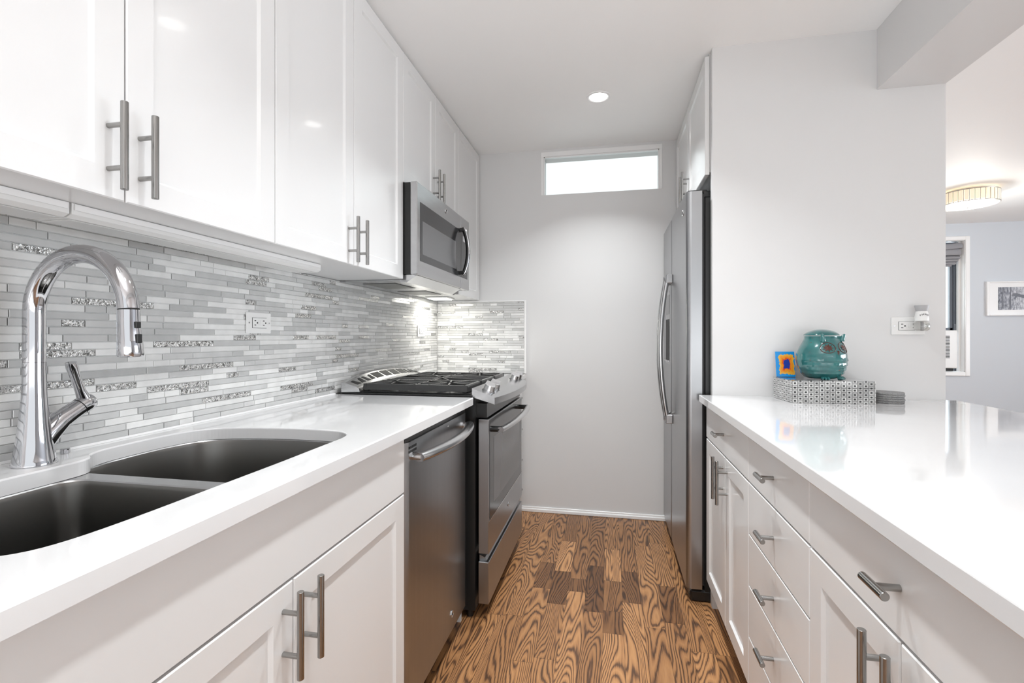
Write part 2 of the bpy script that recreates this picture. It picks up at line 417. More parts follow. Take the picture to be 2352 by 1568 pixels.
box(bm, LX0 + 0.03, LX1 - 0.044, ys + 0.012, ys + 0.05, LZ0 + 0.44, LZ0 + 0.485, bev=0.003)
box(bm, LX1 - 0.155, LX1 - 0.115, ys + 0.03, ys + 0.06, LZ1 - 0.20, LZ1, bev=0.003)
box(bm, LX0, LX0 + 0.05, ys, ys + 0.04, LZ0, LZ1, bev=0.003)
obj('window_sash', bm, 'sash', w2)
bm = new(); box(bm, LX0, LX1 - 0.06, ys + 0.052, ys + 0.056, LZ0 + 0.44, LZ1); obj('pane', bm, 'pane', w2)
# baseboards
def baseboard(name, x0, x1, y0, y1):
    bm = new(); box(bm, x0, x1, y0, y1, 0, 0.022, bev=0.004, seg=2); box(bm, x0, x1, y0 if x1 - x0 < y1 - y0 else y0 + 0.006, y1, 0.018, 0.034, bev=0.002)
    struct(name, bm, 'trim')
baseboard('baseboard_end', -0.60, 0.42, YE - 0.014, YE - 0.0003)
baseboard('baseboard_far', 1.30, XR - 0.01, YF - 0.02, YF - 0.0003)

# ------------------------------------------------------------------ cabinetry builders
def shaker(bm, xf, sg, y0, y1, z0, z1, rail=0.054, t=0.018, dep=0.007, slope=0.006):
    """five-piece door; xf = plane of its face, sg = outward direction"""
    xb = xf - sg * t; xi = xf - sg * dep; b = 0.0022
    def loop(x, e): return [bm.verts.new(p) for p in ((x, y0 + e, z0 + e), (x, y1 - e, z0 + e), (x, y1 - e, z1 - e), (x, y0 + e, z1 - e))]
    Ls = [loop(xb, 0), loop(xf - sg * b, 0), loop(xf, b), loop(xf, rail), loop(xi, rail + slope)]
    for A, B in zip(Ls, Ls[1:]):
        for i in range(4): bm.faces.new((A[i], A[(i + 1) % 4], B[(i + 1) % 4], B[i]))
    bm.faces.new(Ls[0]); bm.faces.new(Ls[-1])
def slab(bm, xf, sg, y0, y1, z0, z1, t=0.018):
    box(bm, xf - sg * t, xf, y0, y1, z0, z1, bev=0.0018)
def bar_handle(parent, xf, sg, y, z0, z1, off=0.035):
    bm = new(); xb = xf + sg * off; zc = (z0 + z1) / 2
    cyl(bm, (xb, y, z0), (xb, y, z1), 0.0062, 20, bev=0.0007)
    for z in (zc - 0.038, zc + 0.038): cyl(bm, (xf + sg * 0.0002, y, z), (xb, y, z), 0.0046, 14)
    return obj('handle', bm, 'nickel', parent, at=(xf, y, zc))
def tee_knob(parent, xf, sg, y, z, off=0.034):
    bm = new(); xb = xf + sg * off
    cyl(bm, (xb, y - 0.031, z), (xb, y + 0.031, z), 0.0064, 20, bev=0.0007); cyl(bm, (xf + sg * 0.0002, y, z), (xb, y, z), 0.0052, 14)
    return obj('knob', bm, 'nickel', parent, at=(xf, y, z))
G = 0.0015
def door(parent, xf, sg, y0, y1, z0, z1, hy=None, hz=None, **k):
    bm = new(); shaker(bm, xf, sg, y0 + G, y1 - G, z0 + G, z1 - G, **k)
    d = obj('door', bm, 'cab', parent, at=(xf, (y0 + y1) / 2, (z0 + z1) / 2))
    if hy is not None: bar_handle(d, xf, sg, hy, hz[0], hz[1])
    return d
def drawer(parent, xf, sg, y0, y1, z0, z1, knob=True, name='drawer'):
    bm = new(); slab(bm, xf, sg, y0 + G, y1 - G, z0 + G, z1 - G)
    d = obj(name, bm, 'cab', parent, at=(xf, (y0 + y1) / 2, (z0 + z1) / 2))
    if knob: tee_knob(d, xf, sg, (y0 + y1) / 2, (z0 + z1) / 2)
    return d
def carcass(parent, x0, x1, y0, y1, z0, z1, toe=None, sg=1, lip=0.0):
    bm = new()
    if toe:
        box(bm, x0, x1, y0, y1, toe[1], z1); xa, xb = (x0, x1 - toe[0]) if sg > 0 else (x0 + toe[0], x1)
        box(bm, xa, xb, y0, y1, 0, toe[1])
    else: box(bm, x0, x1, y0, y1, z0, z1)
    return obj('body', bm, 'cab', parent)

# ---- uppers on the left wall, face plane X = -0.871
UF = -0.871; UB = XW + 0.0005; UC = UF - 0.0185; ZB = 1.410; ZT = 2.389
def upper(label, y0, y1, z0, doors):
    t = thing('upper_cabinet', label, 'cabinet', (UC, (y0 + y1) / 2, z0))
    bm = new(); e = 0.0008
    box(bm, UB, UC, y0 + e, y1 - e, z0 + 0.001, H - 0.001)
    obj('body', bm, 'cab', t)
    for (a, b, hy, hz) in doors: door(t, UF, 1, a, b, z0 - 0.001, ZT, hy, hz)
    return t
upper('white shaker wall cabinet above the sink and faucet, nearest the camera, two doors', 0.33, 1.145, ZB,
      [(0.33, 0.737, 0.705, (1.422, 1.577)), (0.737, 1.145, 0.764, (1.422, 1.577))])
upper('white shaker wall cabinet between the sink cabinet and the microwave, two tall doors', 1.145, 1.960, ZB,
      [(1.145, 1.550, 1.515, (1.416, 1.571)), (1.550, 1.960, 1.578, (1.416, 1.571))])
upper('short white shaker wall cabinet directly above the microwave', 1.960, 2.735, 1.828,
      [(1.960, 2.352, 2.319, (1.842, 1.997)), (2.352, 2.735, 2.385, (1.842, 1.997))])
upper('narrow white shaker wall cabinet between microwave and end wall', 2.735, 3.205, ZB, [(2.735, 3.203, None, None)])

# under cabinet strip lights (off)
def strip_light(y0, y1, label):
    t = thing('under_cabinet_light', label, 'light fixture', (-1.02, (y0 + y1) / 2, ZB + 0.012))
    bm = new(); prism(bm, [(-1.080, ZB + 0.0005), (-1.080, ZB - 0.018), (-1.062, ZB - 0.026), (-0.985, ZB - 0.026), (-0.972, ZB - 0.020), (-0.972, ZB + 0.0005)], 'Y', y0, y1)
    obj('housing', bm, 'plastic', t)
    bm = new(); box(bm, -1.058, -0.990, y0 + 0.01, y1 - 0.01, ZB - 0.0278, ZB - 0.0262, bev=0.0008); obj('lens', bm, 'lens_off', t)
    bm = new(); box(bm, -0.971, -0.9695, y0 + 0.004, y1 - 0.004, ZB - 0.012, ZB - 0.001); obj('trim_strip', bm, 'trim', t)
strip_light(0.34, 0.716, 'long white unlit strip light under the nearest wall cabinet, left of the joint')
strip_light(0.720, 1.508, 'long white unlit strip light under the wall cabinets, right of the joint')
# lit puck/strip light in the corner
t = thing('under_cabinet_light', 'small glowing light fixture under the corner wall cabinet', 'light fixture', (-1.05, 2.93, ZB + 0.012))
bm = new(); box(bm, -1.13, -0.985, 2.86, 3.02, ZB - 0.008, ZB + 0.0005, bev=0.003); obj('housing', bm, 'plastic', t)
bm = new(); box(bm, -1.115, -1.0, 2.875, 3.005, ZB - 0.012, ZB - 0.0082, bev=0.0015); obj('lens', bm, 'lens_cab', t)
add_light('corner_light', 'AREA', (-1.055, 2.94, ZB - 0.014), 1.3, 0.10, 0.12, (1, 0.97, 0.90), (0, 0, 0), t)

# ------------------------------------------------------------------ mosaic backsplash
def mosaic(name, label, plane, a0, a1, z0, z1, seed):
    """plane: 'X' tiles on the long wall facing +X, 'Y' tiles on the end wall facing -Y"""
    R = random.Random(seed); bm = new(); rn = []
    pitch = 0.0168; gr = 0.0016; base = 0.0035
    def P(a, z, h):
        return (XW + 0.0005 + h, a, z) if plane == 'X' else (a, YE - 0.0005 - h, z)
    def add(pts, mi, r): quad(bm, pts, mi); rn.append(r)
    add([P(a0, z0, base), P(a1, z0, base), P(a1, z1, base), P(a0, z1, base)], 0, 0)
    z = z0 + 0.002; prev = 0
    while z < z1 - 0.003:
        zt = min(z + pitch - gr, z1)
        a = a0 - R.choice((0.0, 0.02, 0.045, 0.07, 0.11))
        foil_last = False
        while a < a1:
            l = R.choice((0.048, 0.048, 0.098, 0.098, 0.098, 0.148, 0.198, 0.198)); b = a + l
            aa, bb = max(a, a0), min(b, a1) - gr
            a = b
            if bb - aa < 0.004: continue
            x = R.random()
            if x < 0.10 and not foil_last: mi = 3; h = 0.0068; foil_last = True
            elif x < 0.46: mi = 1; h = 0.0066; foil_last = False
            else: mi = 2; h = 0.0070; foil_last = False
            r = R.random(); e = 0.0009
            # front, chamfer ring and sides
            o_ = [P(aa, z, base), P(bb, z, base), P(bb, zt, base), P(aa, zt, base)]
            m_ = [P(aa, z, h - e), P(bb, z, h - e), P(bb, zt, h - e), P(aa, zt, h - e)]
            f_ = [P(aa + e, z + e, h), P(bb - e, z + e, h), P(bb - e, zt - e, h), P(aa + e, zt - e, h)]
            for i in range(4):
                j = (i + 1) % 4
                add([o_[i], o_[j], m_[j], m_[i]], 4 if mi != 1 else 1, r); add([m_[i], m_[j], f_[j], f_[i]], mi, r)
            add(f_, mi, r)
        z += pitch
    me_mats = ['grout', 't_marble', 't_glass', 't_foil', 't_edge']
    at = (XW, (a0 + a1) / 2, z0) if plane == 'X' else ((a0 + a1) / 2, YE, z0)
    o = obj(name, bm, me_mats, at=at)
    at_ = o.data.attributes.new('rnd', 'FLOAT', 'FACE'); at_.data.foreach_set('value', rn)
    tag(o, label, 'backsplash'); return o
mosaic('tile_backsplash', 'long grey and white linear mosaic backsplash behind sink and stove', 'X', 0.28, YE - 0.009, 0.9155, 1.4095, 3)
rs = mosaic('tile_backsplash', 'short mosaic backsplash panel on the end wall beside the stove', 'Y', -1.171, -0.562, 0.9155, 1.396, 11)
bm = new(); box(bm, -0.562, -0.548, YE - 0.010, YE - 0.0006, 0.9155, 1.405, bev=0.002)
obj('edge_trim', bm, 'trim', rs)
bm = new(); box(bm, -1.170, -0.562, YE - 0.009, YE - 0.0006, 1.3965, 1.405, bev=0.0015); obj('top_trim', bm, 'caulk', rs)

# ------------------------------------------------------------------ outlets
def outlet(label, plane, c, a, z):
    """horizontal GFCI plate, centred at a,z on plane coordinate c"""
    def PX(u, v, h): return (c + h, a + u, z + v) if plane == 'X' else (a + u, c - h, z + v)
    t = thing('power_outlet', label, 'outlet', PX(0, 0, 0))
    def pbox(bm, u0, u1, v0, v1, h0, h1, bev=0.0, mi=0):
        p, q = PX(u0, v0, h0), PX(u1, v1, h1); box(bm, p[0], q[0], p[1], q[1], p[2], q[2], mi, bev)
    bm = new(); pbox(bm, -0.0585, 0.0585, -0.0355, 0.0355, 0.0002, 0.006, 0.002); obj('cover_plate', bm, 'plastic', t)
    bm = new(); pbox(bm, -0.0345, 0.0345, -0.0175, 0.0175, 0.0062, 0.0066, mi=1); pbox(bm, -0.0335, 0.0335, -0.0165, 0.0165, 0.0066, 0.0082, 0.0006)
    pbox(bm, -0.008, -0.001, -0.009, 0.009, 0.0082, 0.0092, 0.0004); pbox(bm, 0.001, 0.008, -0.009, 0.009, 0.0082, 0.0092, 0.0004)
    r = obj('receptacle', bm, ['plastic', 'slot'], t)
    for s in (-1, 1):
        u = -0.026 if s < 0 else 0.0145
        for v in (-0.0072, 0.0072):
            bm = new(); pbox(bm, u, u + 0.0075, v - 0.0013, v + 0.0013, 0.0080, 0.0086); obj('socket_slot', bm, 'slot', r)
        bm = new(); p, q = PX(u + 0.0135, 0, 0.0080), PX(u + 0.0135, 0, 0.0086); cyl(bm, p, q, 0.0028, 12); obj('ground_hole', bm, 'slot', r)
    for u in (-0.048, 0.048):
        bm = new(); cyl(bm, PX(u, 0, 0.0058), PX(u, 0, 0.0066), 0.0028, 12); obj('screw', bm, 'steel_light', t)
outlet('white horizontal outlet on the mosaic right of the faucet', 'X', XW + 0.0075, 1.452, 1.210)
outlet('white horizontal outlet on the mosaic behind the stove corner', 'X', XW + 0.0075, 2.900, 1.198)
outlet('white horizontal outlet on the painted wall above the coasters', 'Y', 2.215, 1.160, 1.206)

# plug-in air freshener
t = thing('air_freshener', 'plug-in air freshener with grey top and clear bottle on the wall outlet', 'air freshener', (1.188, 2.175, 1.19))
bm = new(); lathe(bm, [(0.013, 1.222), (0.0235, 1.225), (0.0235, 1.236), (0.021, 1.255), (0.0185, 1.262)], (1.188, 2.175, 0), 28, sy=0.8)
box(bm, 1.176, 1.200, 2.187, 2.2035, 1.196, 1.228, bev=0.002)
b_ = obj('body', bm, 'plastic', t)
bm = new()
for i in range(6):
    u = -0.013 + i * 0.0052; z = 1.246 + 0.004 * math.cos((i - 2.5) * 0.6); yy = 2.175 - 0.8 * math.sqrt(0.0224 ** 2 - u ** 2) 
    box(bm, 1.188 + u - 0.0007, 1.188 + u + 0.0007, yy - 0.0006, yy + 0.002, z - 0.003, z + 0.003)
obj('vent_slot', bm, 'slot', b_)
bm = new(); lathe(bm, [(0.0175, 1.259), (0.0205, 1.268), (0.0245, 1.285), (0.0235, 1.285), (0.02, 1.272)], (1.188, 2.175, 0), 28, sy=0.8); obj('scent_dial', bm, 'freshener', t)
bm = new(); lathe(bm, [(0.017, 1.186), (0.024, 1.191), (0.0275, 1.205), (0.024, 1.217), (0.013, 1.2225)], (1.188, 2.175, 0), 28, sy=0.8); obj('bottle', bm, 'bottle', t)
bm = new(); lathe(bm, [(0.004, 1.190), (0.004, 1.221)], (1.188, 2.175, 0), 10); obj('wick', bm, 'freshener', t)

# ------------------------------------------------------------------ left counter with sink cut-out
def catmull(P, n=8):
    out = []; L = len(P)
    for i in range(L):
        p0, p1, p2, p3 = (Vector(P[(i + k - 1) % L]) for k in range(4))
        for j in range(n):
            s = j / n; s2, s3 = s * s, s * s * s
            out.append(0.5 * ((2 * p1) + (p2 - p0) * s + (2 * p0 - 5 * p1 + 4 * p2 - p3) * s2 + (-p0 + 3 * p1 - 3 * p2 + p3) * s3))
    return [(v.x, v.y) for v in out]
CUT = [(-0.650, 0.56), (-0.649, 0.70), (-0.648, 0.85), (-0.650, 0.98), (-0.651, 1.06), (-0.653, 1.105), (-0.664, 1.142), (-0.694, 1.170), (-0.740, 1.182), (-0.81, 1.186), (-0.877, 1.184), (-0.94, 1.177),
       (-0.99, 1.168), (-1.035, 1.154), (-1.070, 1.132), (-1.092, 1.098), (-1.104, 1.05), (-1.109, 1.00), (-1.108, 0.93), (-1.103, 0.88), (-1.088, 0.845), (-1.062, 0.822), (-1.049, 0.795), (-1.046, 0.75), (-1.045, 0.65), (-1.044, 0.55),
       (-1.035, 0.48), (-1.00, 0.435), (-0.94, 0.415), (-0.85, 0.408), (-0.75, 0.412), (-0.69, 0.430), (-0.660, 0.47)]
cut = catmull(CUT, 5)
def fill_loops(bm, loops, z, mi=0):
    vs = []; es = []
    for lp in loops:
        v = [bm.verts.new((x, y, z)) for x, y in lp]; vs.append(v)
        es += [bm.edges.new((v[i], v[(i + 1) % len(v)])) for i in range(len(v))]
    r = bmesh.ops.triangle_fill(bm, use_beauty=True, edges=es)
    setm([g for g in r['geom'] if isinstance(g, bmesh.types.BMFace)], mi)
    return vs
CT, CB = 0.914, 0.884
cx0, cx1, cy0, cy1 = XW + 0.0085, -0.550, 0.28, 1.925
b = 0.003
def rect(x0, x1, y0, y1, n=14):
    out = []
    for (p, q) in (((x0, y0), (x1, y0)), ((x1, y0), (x1, y1)), ((x1, y1), (x0, y1)), ((x0, y1), (x0, y0))):
        for i in range(n): out.append((p[0] + (q[0] - p[0]) * i / n, p[1] + (q[1] - p[1]) * i / n))
    return out
def offset_loop(lp, d):
    n = len(lp); out = []
    for i in range(n):
        ax, ay = lp[i - 1]; bx, by = lp[(i + 1) % n]; tx, ty = bx - ax, by - ay; l = math.hypot(tx, ty)
        out.append((lp[i][0] + ty / l * d, lp[i][1] - tx / l * d))
    return out
area = sum(cut[i - 1][0] * cut[i][1] - cut[i][0] * cut[i - 1][1] for i in range(len(cut))) / 2
sgn = 1 if area > 0 else -1
out_ = lambda d: offset_loop(cut, sgn * d)   # + = outward
def strip(bm, A, B, mi=0, sm=False):
    n = len(A)
    for i in range(n):
        f = bm.faces.new((A[i], A[(i + 1) % n], B[(i + 1) % n], B[i])); f.material_index = mi; f.smooth = sm
bm = new()
T = fill_loops(bm, [rect(cx0, cx1 - b, cy0, cy1), out_(b)], CT)
Bt = fill_loops(bm, [rect(cx0, cx1, cy0, cy1), cut], CB)
rim = [bm.verts.new((x, y, CT - b)) for x, y in rect(cx0, cx1, cy0, cy1)]; strip(bm, T[0], rim); strip(bm, rim, Bt[0])
ri = [bm.verts.new((x, y, CT - b)) for x, y in cut]; rm = [bm.verts.new((x, y, CT - b * 0.3)) for x, y in out_(b * 0.3)]
strip(bm, T[1], rm, sm=True); strip(bm, rm, ri, sm=True); strip(bm, ri, Bt[1])
ct = obj('countertop', bm, 'quartz', at=(-0.86, 1.1, CB)); tag(ct, 'white quartz countertop with sink cut-out along the left wall', 'countertop')
# caulk line at the wall
bm = new(); prism(bm, [(cx0, CT), (cx0 + 0.005, CT + 0.0003), (cx0, CT + 0.005)], 'Y', cy0, cy1); obj('caulk_line', bm, 'caulk', ct)
# corner piece beyond the stove
bm = new(); box(bm, cx0, -0.550, 2.735, YE - 0.009, CB, CT, bev=0.002)
tag(obj('countertop', bm, 'quartz', at=(-0.86, 2.97, CB)), 'small white quartz counter piece in the corner behind the stove', 'countertop')

# sink: flange with two bowls
def poly_clip(lp, ya, yb, r=0.045):
    """part of outline between ya and yb with rounded corners where it is cut"""
    pts = [p for p in lp if ya < p[1] < yb]
    return pts
inner = out_(-0.001)
big = [p for p in inner if p[1] > 0.835]; small = [p for p in inner if p[1] < 0.735]
# order them along the outline: rotate so that the gap is at the wrap
def contiguous(lp, cond):
    n = len(lp); idx = [i for i in range(n) if cond(lp[i])]
    st = next(i for i in idx if not cond(lp[i - 1]));
    out = []; i = st
    while cond(lp[i % n]) and len(out) < n: out.append(lp[i % n]); i += 1
    return out
A = contiguous(inner, lambda p: p[1] > 0.860); B = contiguous(inner, lambda p: p[1] < 0.735)
def close_round(seg, ydiv, n=8):
    """seg runs from one side to the other; close it with a rounded straight divider at y=ydiv"""
    s, e = seg[-1], seg[0]
    r = abs(s[1] - ydiv); out = list(seg)
    dx = 1 if e[0] > s[0] else -1; up = 1 if s[1] > ydiv else -1
    for i in range(1, n + 1):
        a = math.pi / 2 * i / n; out.append((s[0] + dx * r * (1 - math.cos(a)), s[1] - up * r * math.sin(a)))
    r2 = abs(e[1] - ydiv)
    m0 = out[-1]; m1 = (e[0] - dx * r2, ydiv)
    for i in range(1, 8): out.append((m0[0] + (m1[0] - m0[0]) * i / 8, ydiv))
    for i in range(0, n):
        a = math.pi / 2 * i / n; out.append((e[0] - dx * r2 * (1 - math.sin(a)), ydiv + up * r2 * (1 - math.cos(a))))
    return out
LA = close_round(A, 0.812); LB = close_round(B, 0.778)
def shrink(lp, d):
    a = sum(lp[i - 1][0] * lp[i][1] - lp[i][0] * lp[i - 1][1] for i in range(len(lp))) / 2
    return offset_loop(lp, -d if a > 0 else d)
sk = thing('sink', 'double bowl undermount stainless steel sink in the left countertop', 'sink', (-0.86, 0.8, 0.66))
zf = CB - 0.0008
bm = new()
V = fill_loops(bm, [out_(0.018), LA, LB], zf); obj_v = V
for L_, v in ((LA, V[1]), (LB, V[2])):
    r1 = [bm.verts.new((x, y, zf - 0.0025)) for x, y in shrink(L_, 0.0015)]; strip(bm, v, r1, sm=True)
obj('flange', bm, 'steel', sk)
for nm, L_, dep in (('bowl', LA, 0.21), ('bowl', LB, 0.19)):
    bm = new(); prev = None
    prof = [(0.0015, -0.0025), (0.004, -0.010), (0.006, -dep + 0.05), (0.009, -dep + 0.028), (0.018, -dep + 0.010), (0.035, -dep)]
    for d, z in prof:
        r1 = [bm.verts.new((x, y, zf + z)) for x, y in shrink(L_, d)]
        if prev: strip(bm, prev, r1, sm=True)
        prev = r1
    cxm = sum(p[0] for p in L_) / len(L_); cym = sum(p[1] for p in L_) / len(L_)
    c = bm.verts.new((cxm, cym, zf - dep - 0.003))
    for i in range(len(prev)): bm.faces.new((prev[i], prev[(i + 1) % len(prev)], c))
    bo = obj(nm, bm, 'steel_dark', sk, at=(cxm, cym, zf - dep))
    bm = new(); lathe(bm, [(0.045, 0.001), (0.040, 0.003), (0.012, 0.0), (0.001, 0.0)], (cxm, cym, zf - dep - 0.001), 24); obj('drain', bm, 'steel_light', bo)

# faucet
FX, FY = -1.108, 0.753
fa = thing('faucet', 'tall chrome gooseneck pull-down faucet behind the sink', 'faucet', (FX, FY, CT))
bm = new()
prof = [(0.0345, 0.0), (0.0345, 0.003), (0.0325, 0.010), (0.0275, 0.045), (0.0235, 0.080), (0.0205, 0.115), (0.0185, 0.150), (0.0178, 0.185), (0.0178, 0.1995)]
lathe(bm, prof, (FX, FY, CT + 0.0004), 40)
# valve arm growing out of the body towards the right
arm = [(FX, FY + 0.004, CT + 0.030), (FX, FY + 0.022, CT + 0.056), (FX, FY + 0.044, CT + 0.078), (FX, FY + 0.066, CT + 0.091), (FX, FY + 0.082, CT + 0.100)]
tube(bm, arm, [0.022, 0.0225, 0.0205, 0.0185, 0.0180], 28)
obj('base', bm, 'chrome', fa)
bm = new(); cyl(bm, (FX, FY + 0.082, CT + 0.100), (FX, FY + 0.0835, CT + 0.1008), 0.0172, 24); obj('seam_ring', bm, 'slot', fa)
bm = new(); cyl(bm, (FX, FY, CT + 0.1985), (FX, FY, CT + 0.2003), 0.0172, 24)
obj('seam_ring', bm, 'slot', fa)
bm = new()
a0_ = Vector((FX, FY + 0.0835, CT + 0.1008)); dd = Vector((0, 0.88, 0.475)).normalized()
tube(bm, [a0_, a0_ + dd * 0.012, a0_ + dd * 0.024, a0_ + dd * 0.029], [0.0185, 0.0188, 0.0175, 0.013], 28)
tube(bm, [(FX, FY + 0.094, CT + 0.112), (FX + 0.001, FY + 0.084, CT + 0.135), (FX + 0.003, FY + 0.074, CT + 0.160), (FX + 0.006, FY + 0.064, CT + 0.186), (FX + 0.007, FY + 0.061, CT + 0.196)],
     [0.015, 0.0108, 0.0100, 0.0122, 0.0112], 20, flat=0.8)
obj('lever', bm, 'chrome', fa)
bm = new(); R_ = 0.112; zc = CT + 0.297; r0 = 0.0176
pts = [(FX, FY, CT + 0.2003), (FX, FY, CT + 0.24), (FX, FY, zc - 0.01)]
for i in range(0, 25):
    a = math.pi * i / 24 * 0.985; pts.append((FX + R_ * (1 - math.cos(a)), FY, zc + R_ * math.sin(a)))
ex, ez = pts[-1][0], pts[-1][2]
tube(bm, pts, [r0] * 3 + [r0] * 25, 28)
obj('spout', bm, 'chrome', fa)
bm = new(); tx = FX + 2 * R_
cyl(bm, (ex, FY, ez), (ex + 0.0002, FY, ez - 0.002), 0.0170, 24, mi=1)
tube(bm, [(ex + 0.0002, FY, ez - 0.002), (ex + 0.001, FY, ez - 0.030), (ex + 0.003, FY, ez - 0.060), (ex + 0.005, FY, ez - 0.086), (ex + 0.005, FY, ez - 0.089)],
     [0.0178, 0.0184, 0.0196, 0.0208, 0.0195], 28)
cyl(bm, (ex + 0.005, FY, ez - 0.0895), (ex + 0.005, FY, ez - 0.0885), 0.0165, 24, mi=1)
sh = obj('spray_head', bm, ['chrome', 'slot'], fa)
bm = new(); box(bm, ex + 0.0185, ex + 0.0235, FY + 0.0 - 0.005, FY + 0.005, ez - 0.036, ez - 0.024, bev=0.001); box(bm, ex + 0.020, ex + 0.0262, FY - 0.005, FY + 0.005, ez - 0.064, ez - 0.047, bev=0.001)
obj('button', bm, 'black', sh)
bm = new(); cyl(bm, (-1.145, 0.835, CT), (-1.145, 0.835, CT + 0.011), 0.0085, 20, bev=0.001)
tag(obj('air_switch', bm, 'chrome', at=(-1.145, 0.835, CT)), 'tiny chrome button on the counter behind the faucet', 'button')

# ------------------------------------------------------------------ base cabinets, left
BF = -0.575; BCF = BF - 0.0185
t = thing('base_cabinet', 'white sink base cabinet with long false drawer front and two shaker doors', 'cabinet', (-0.86, 0.81, 0))
bm = new(); y0_, y1_ = 0.30, 1.302
box(bm, XW + 0.001, BCF, y0_, y0_ + 0.018, 0.1, CB - 0.001); box(bm, XW + 0.001, BCF, y1_ - 0.018, y1_, 0.1, CB - 0.001)
box(bm, XW + 0.001, BCF, y0_, y1_, 0.1, 0.118); box(bm, BCF - 0.018, BCF, y0_, y1_, 0.70, CB - 0.001); box(bm, XW + 0.001, BCF - 0.06, y0_, y1_, 0, 0.1)
obj('body', bm, 'cab', t)
drawer(t, BF, 1, 0.302, 1.302, 0.719, CB - 0.003, knob=False, name='false_drawer_front')
door(t, BF, 1, 0.302, 0.806, 0.118, 0.717, 0.776, (0.555, 0.711))
door(t, BF, 1, 0.806, 1.302, 0.118, 0.717, 0.838, (0.555, 0.711))

# dishwasher
dw = thing('dishwasher', 'stainless steel dishwasher with curved bar handle left of the stove', 'dishwasher', (-0.86, 1.605, 0))
DY0, DY1 = 1.306, 1.902; DF = -0.570
bm = new(); box(bm, XW + 0.02, DF - 0.05, DY0, DY1, 0.10, 0.872); obj('body', bm, 'black', dw)
bm = new()
# door skin with rounded vertical edges
def rounded_panel(bm, xf, sg, y0, y1, z0, z1, t, r, n=6, mi=0):
    pts = [(xf - sg * t, y0)]
    for i in range(n + 1): a = math.pi / 2 * i / n; pts.append((xf - sg * r * (1 - math.sin(a)), y0 + r * (1 - math.cos(a))))
    for i in range(n + 1): a = math.pi / 2 * (n - i) / n; pts.append((xf - sg * r * (1 - math.sin(a)), y1 - r * (1 - math.cos(a))))
    pts.append((xf - sg * t, y1))
    fs = prism(bm, pts, 'Z', z0, z1, mi)
    for f in fs[1:-3]: f.smooth = True
rounded_panel(bm, DF, 1, DY0, DY1 - 0.004, 0.085, 0.858, 0.045, 0.022)
d_ = obj('door', bm, 'steel_v', dw)
bm = new(); box(bm, DF - 0.045, DF - 0.006, DY0, DY1 - 0.004, 0.8585, 0.872); obj('control_strip', bm, 'black', dw)
bm = new()
hp = []
for i in range(21):
    s = i / 20; y = 1.345 + s * (1.862 - 1.345); hp.append((DF + 0.022 + 0.036 * math.sin(math.pi * s) ** 0.8, y, 0.811 + 0.004 * s))
tube(bm, hp, [0.0185] * 21, 20, flat=0.75)
for y in (1.352, 1.855): cyl(bm, (DF + 0.0003, y, 0.813), (DF + 0.028, y, 0.813), 0.012, 16)
obj('handle', bm, 'steel_light', d_)
bm = new()
for i in range(5):
    for j in range(2): box(bm, DF - 0.0002, DF + 0.0006, 1.322 + i * 0.0115, 1.331 + i * 0.0115, 0.838 - j * 0.012, 0.845 - j * 0.012)
obj('vent', bm, 'slot', d_)
def badge(parent, x, y, z, sg, r=0.012, mt=('steel_light', 'slot')):
    bm = new(); cyl(bm, (x, y, z), (x + sg * 0.002, y, z), r, 28); torus(bm, (x + sg * 0.002, y, z), r * 0.92, r * 0.1, 'X', 28, 6)
    # script monogram: two small swirls
    for (dy, dz, rr) in ((-0.25, 0.1, 0.30), (0.22, -0.08, 0.34)):
        pts = [(x + sg * 0.0024, y + sg * r * (dy + rr * math.cos(a)), z + r * (dz + rr * math.sin(a))) for a in [0.6 + k * 0.5 for k in range(11)]]
        tube(bm, pts, r * 0.07, 6, mi=1)
    return obj('badge', bm, list(mt), parent)
badge(d_, DF + 0.0003, 1.71, 0.147, 1)
bm = new(); box(bm, DF - 0.0002, DF + 0.0005, 1.664, 1.676, 0.8405, 0.8445); obj('indicator', bm, 'plastic', d_)
bm = new(); box(bm, -1.10, -0.66, DY0, DY1, 0.0, 0.10); obj('toe_kick', bm, 'black_matte', dw)
bm = new(); box(bm, XW + 0.01, -0.598, 1.9055, 1.9205, 0, CB - 0.001)
tag(obj('end_panel', bm, 'cab', at=(-0.9, 1.913, 0)), 'white side panel between dishwasher and stove, seen below the dishwasher', 'cabinet panel')

# ------------------------------------------------------------------ stove
RF = -0.490; RY0, RY1 = 1.945, 2.712
rg = thing('gas_range', 'stainless steel slide-in gas range with black cast iron grates', 'stove', (-0.83, 2.33, 0))
bm = new(); box(bm, -1.150, -0.545, RY0 - 0.006, RY1 + 0.004, 0.035, 0.905)
for x in (-1.1, -0.575):
    for y in (RY0 + 0.02, RY1 - 0.02): cyl(bm, (x, y, 0), (x, y, 0.035), 0.014, 12)
box(bm, -1.150, -0.552, RY0 + 0.0, RY1 + 0.0, 0.905, 0.918)
box(bm, -1.155, -0.556, RY0 - 0.010, RY1 + 0.008, 0.9155, 0.9215, bev=0.001)
box(bm, -0.545, -0.500, RY0 + 0.012, RY1 - 0.012, 0.828, 0.886)
obj('body', bm, 'black', rg)
# storage drawer with contoured top
bm = new(); box(bm, -0.534, RF, RY0, RY1, 0.062, 0.235, bev=0.002)
prism(bm, [(-0.534, 0.235), (RF - 0.012, 0.235), (RF - 0.020, 0.246), (-0.534, 0.256)], 'Y', RY0 + 0.02, RY1 - 0.02)
dr = obj('storage_drawer', bm, 'steel_v', rg)
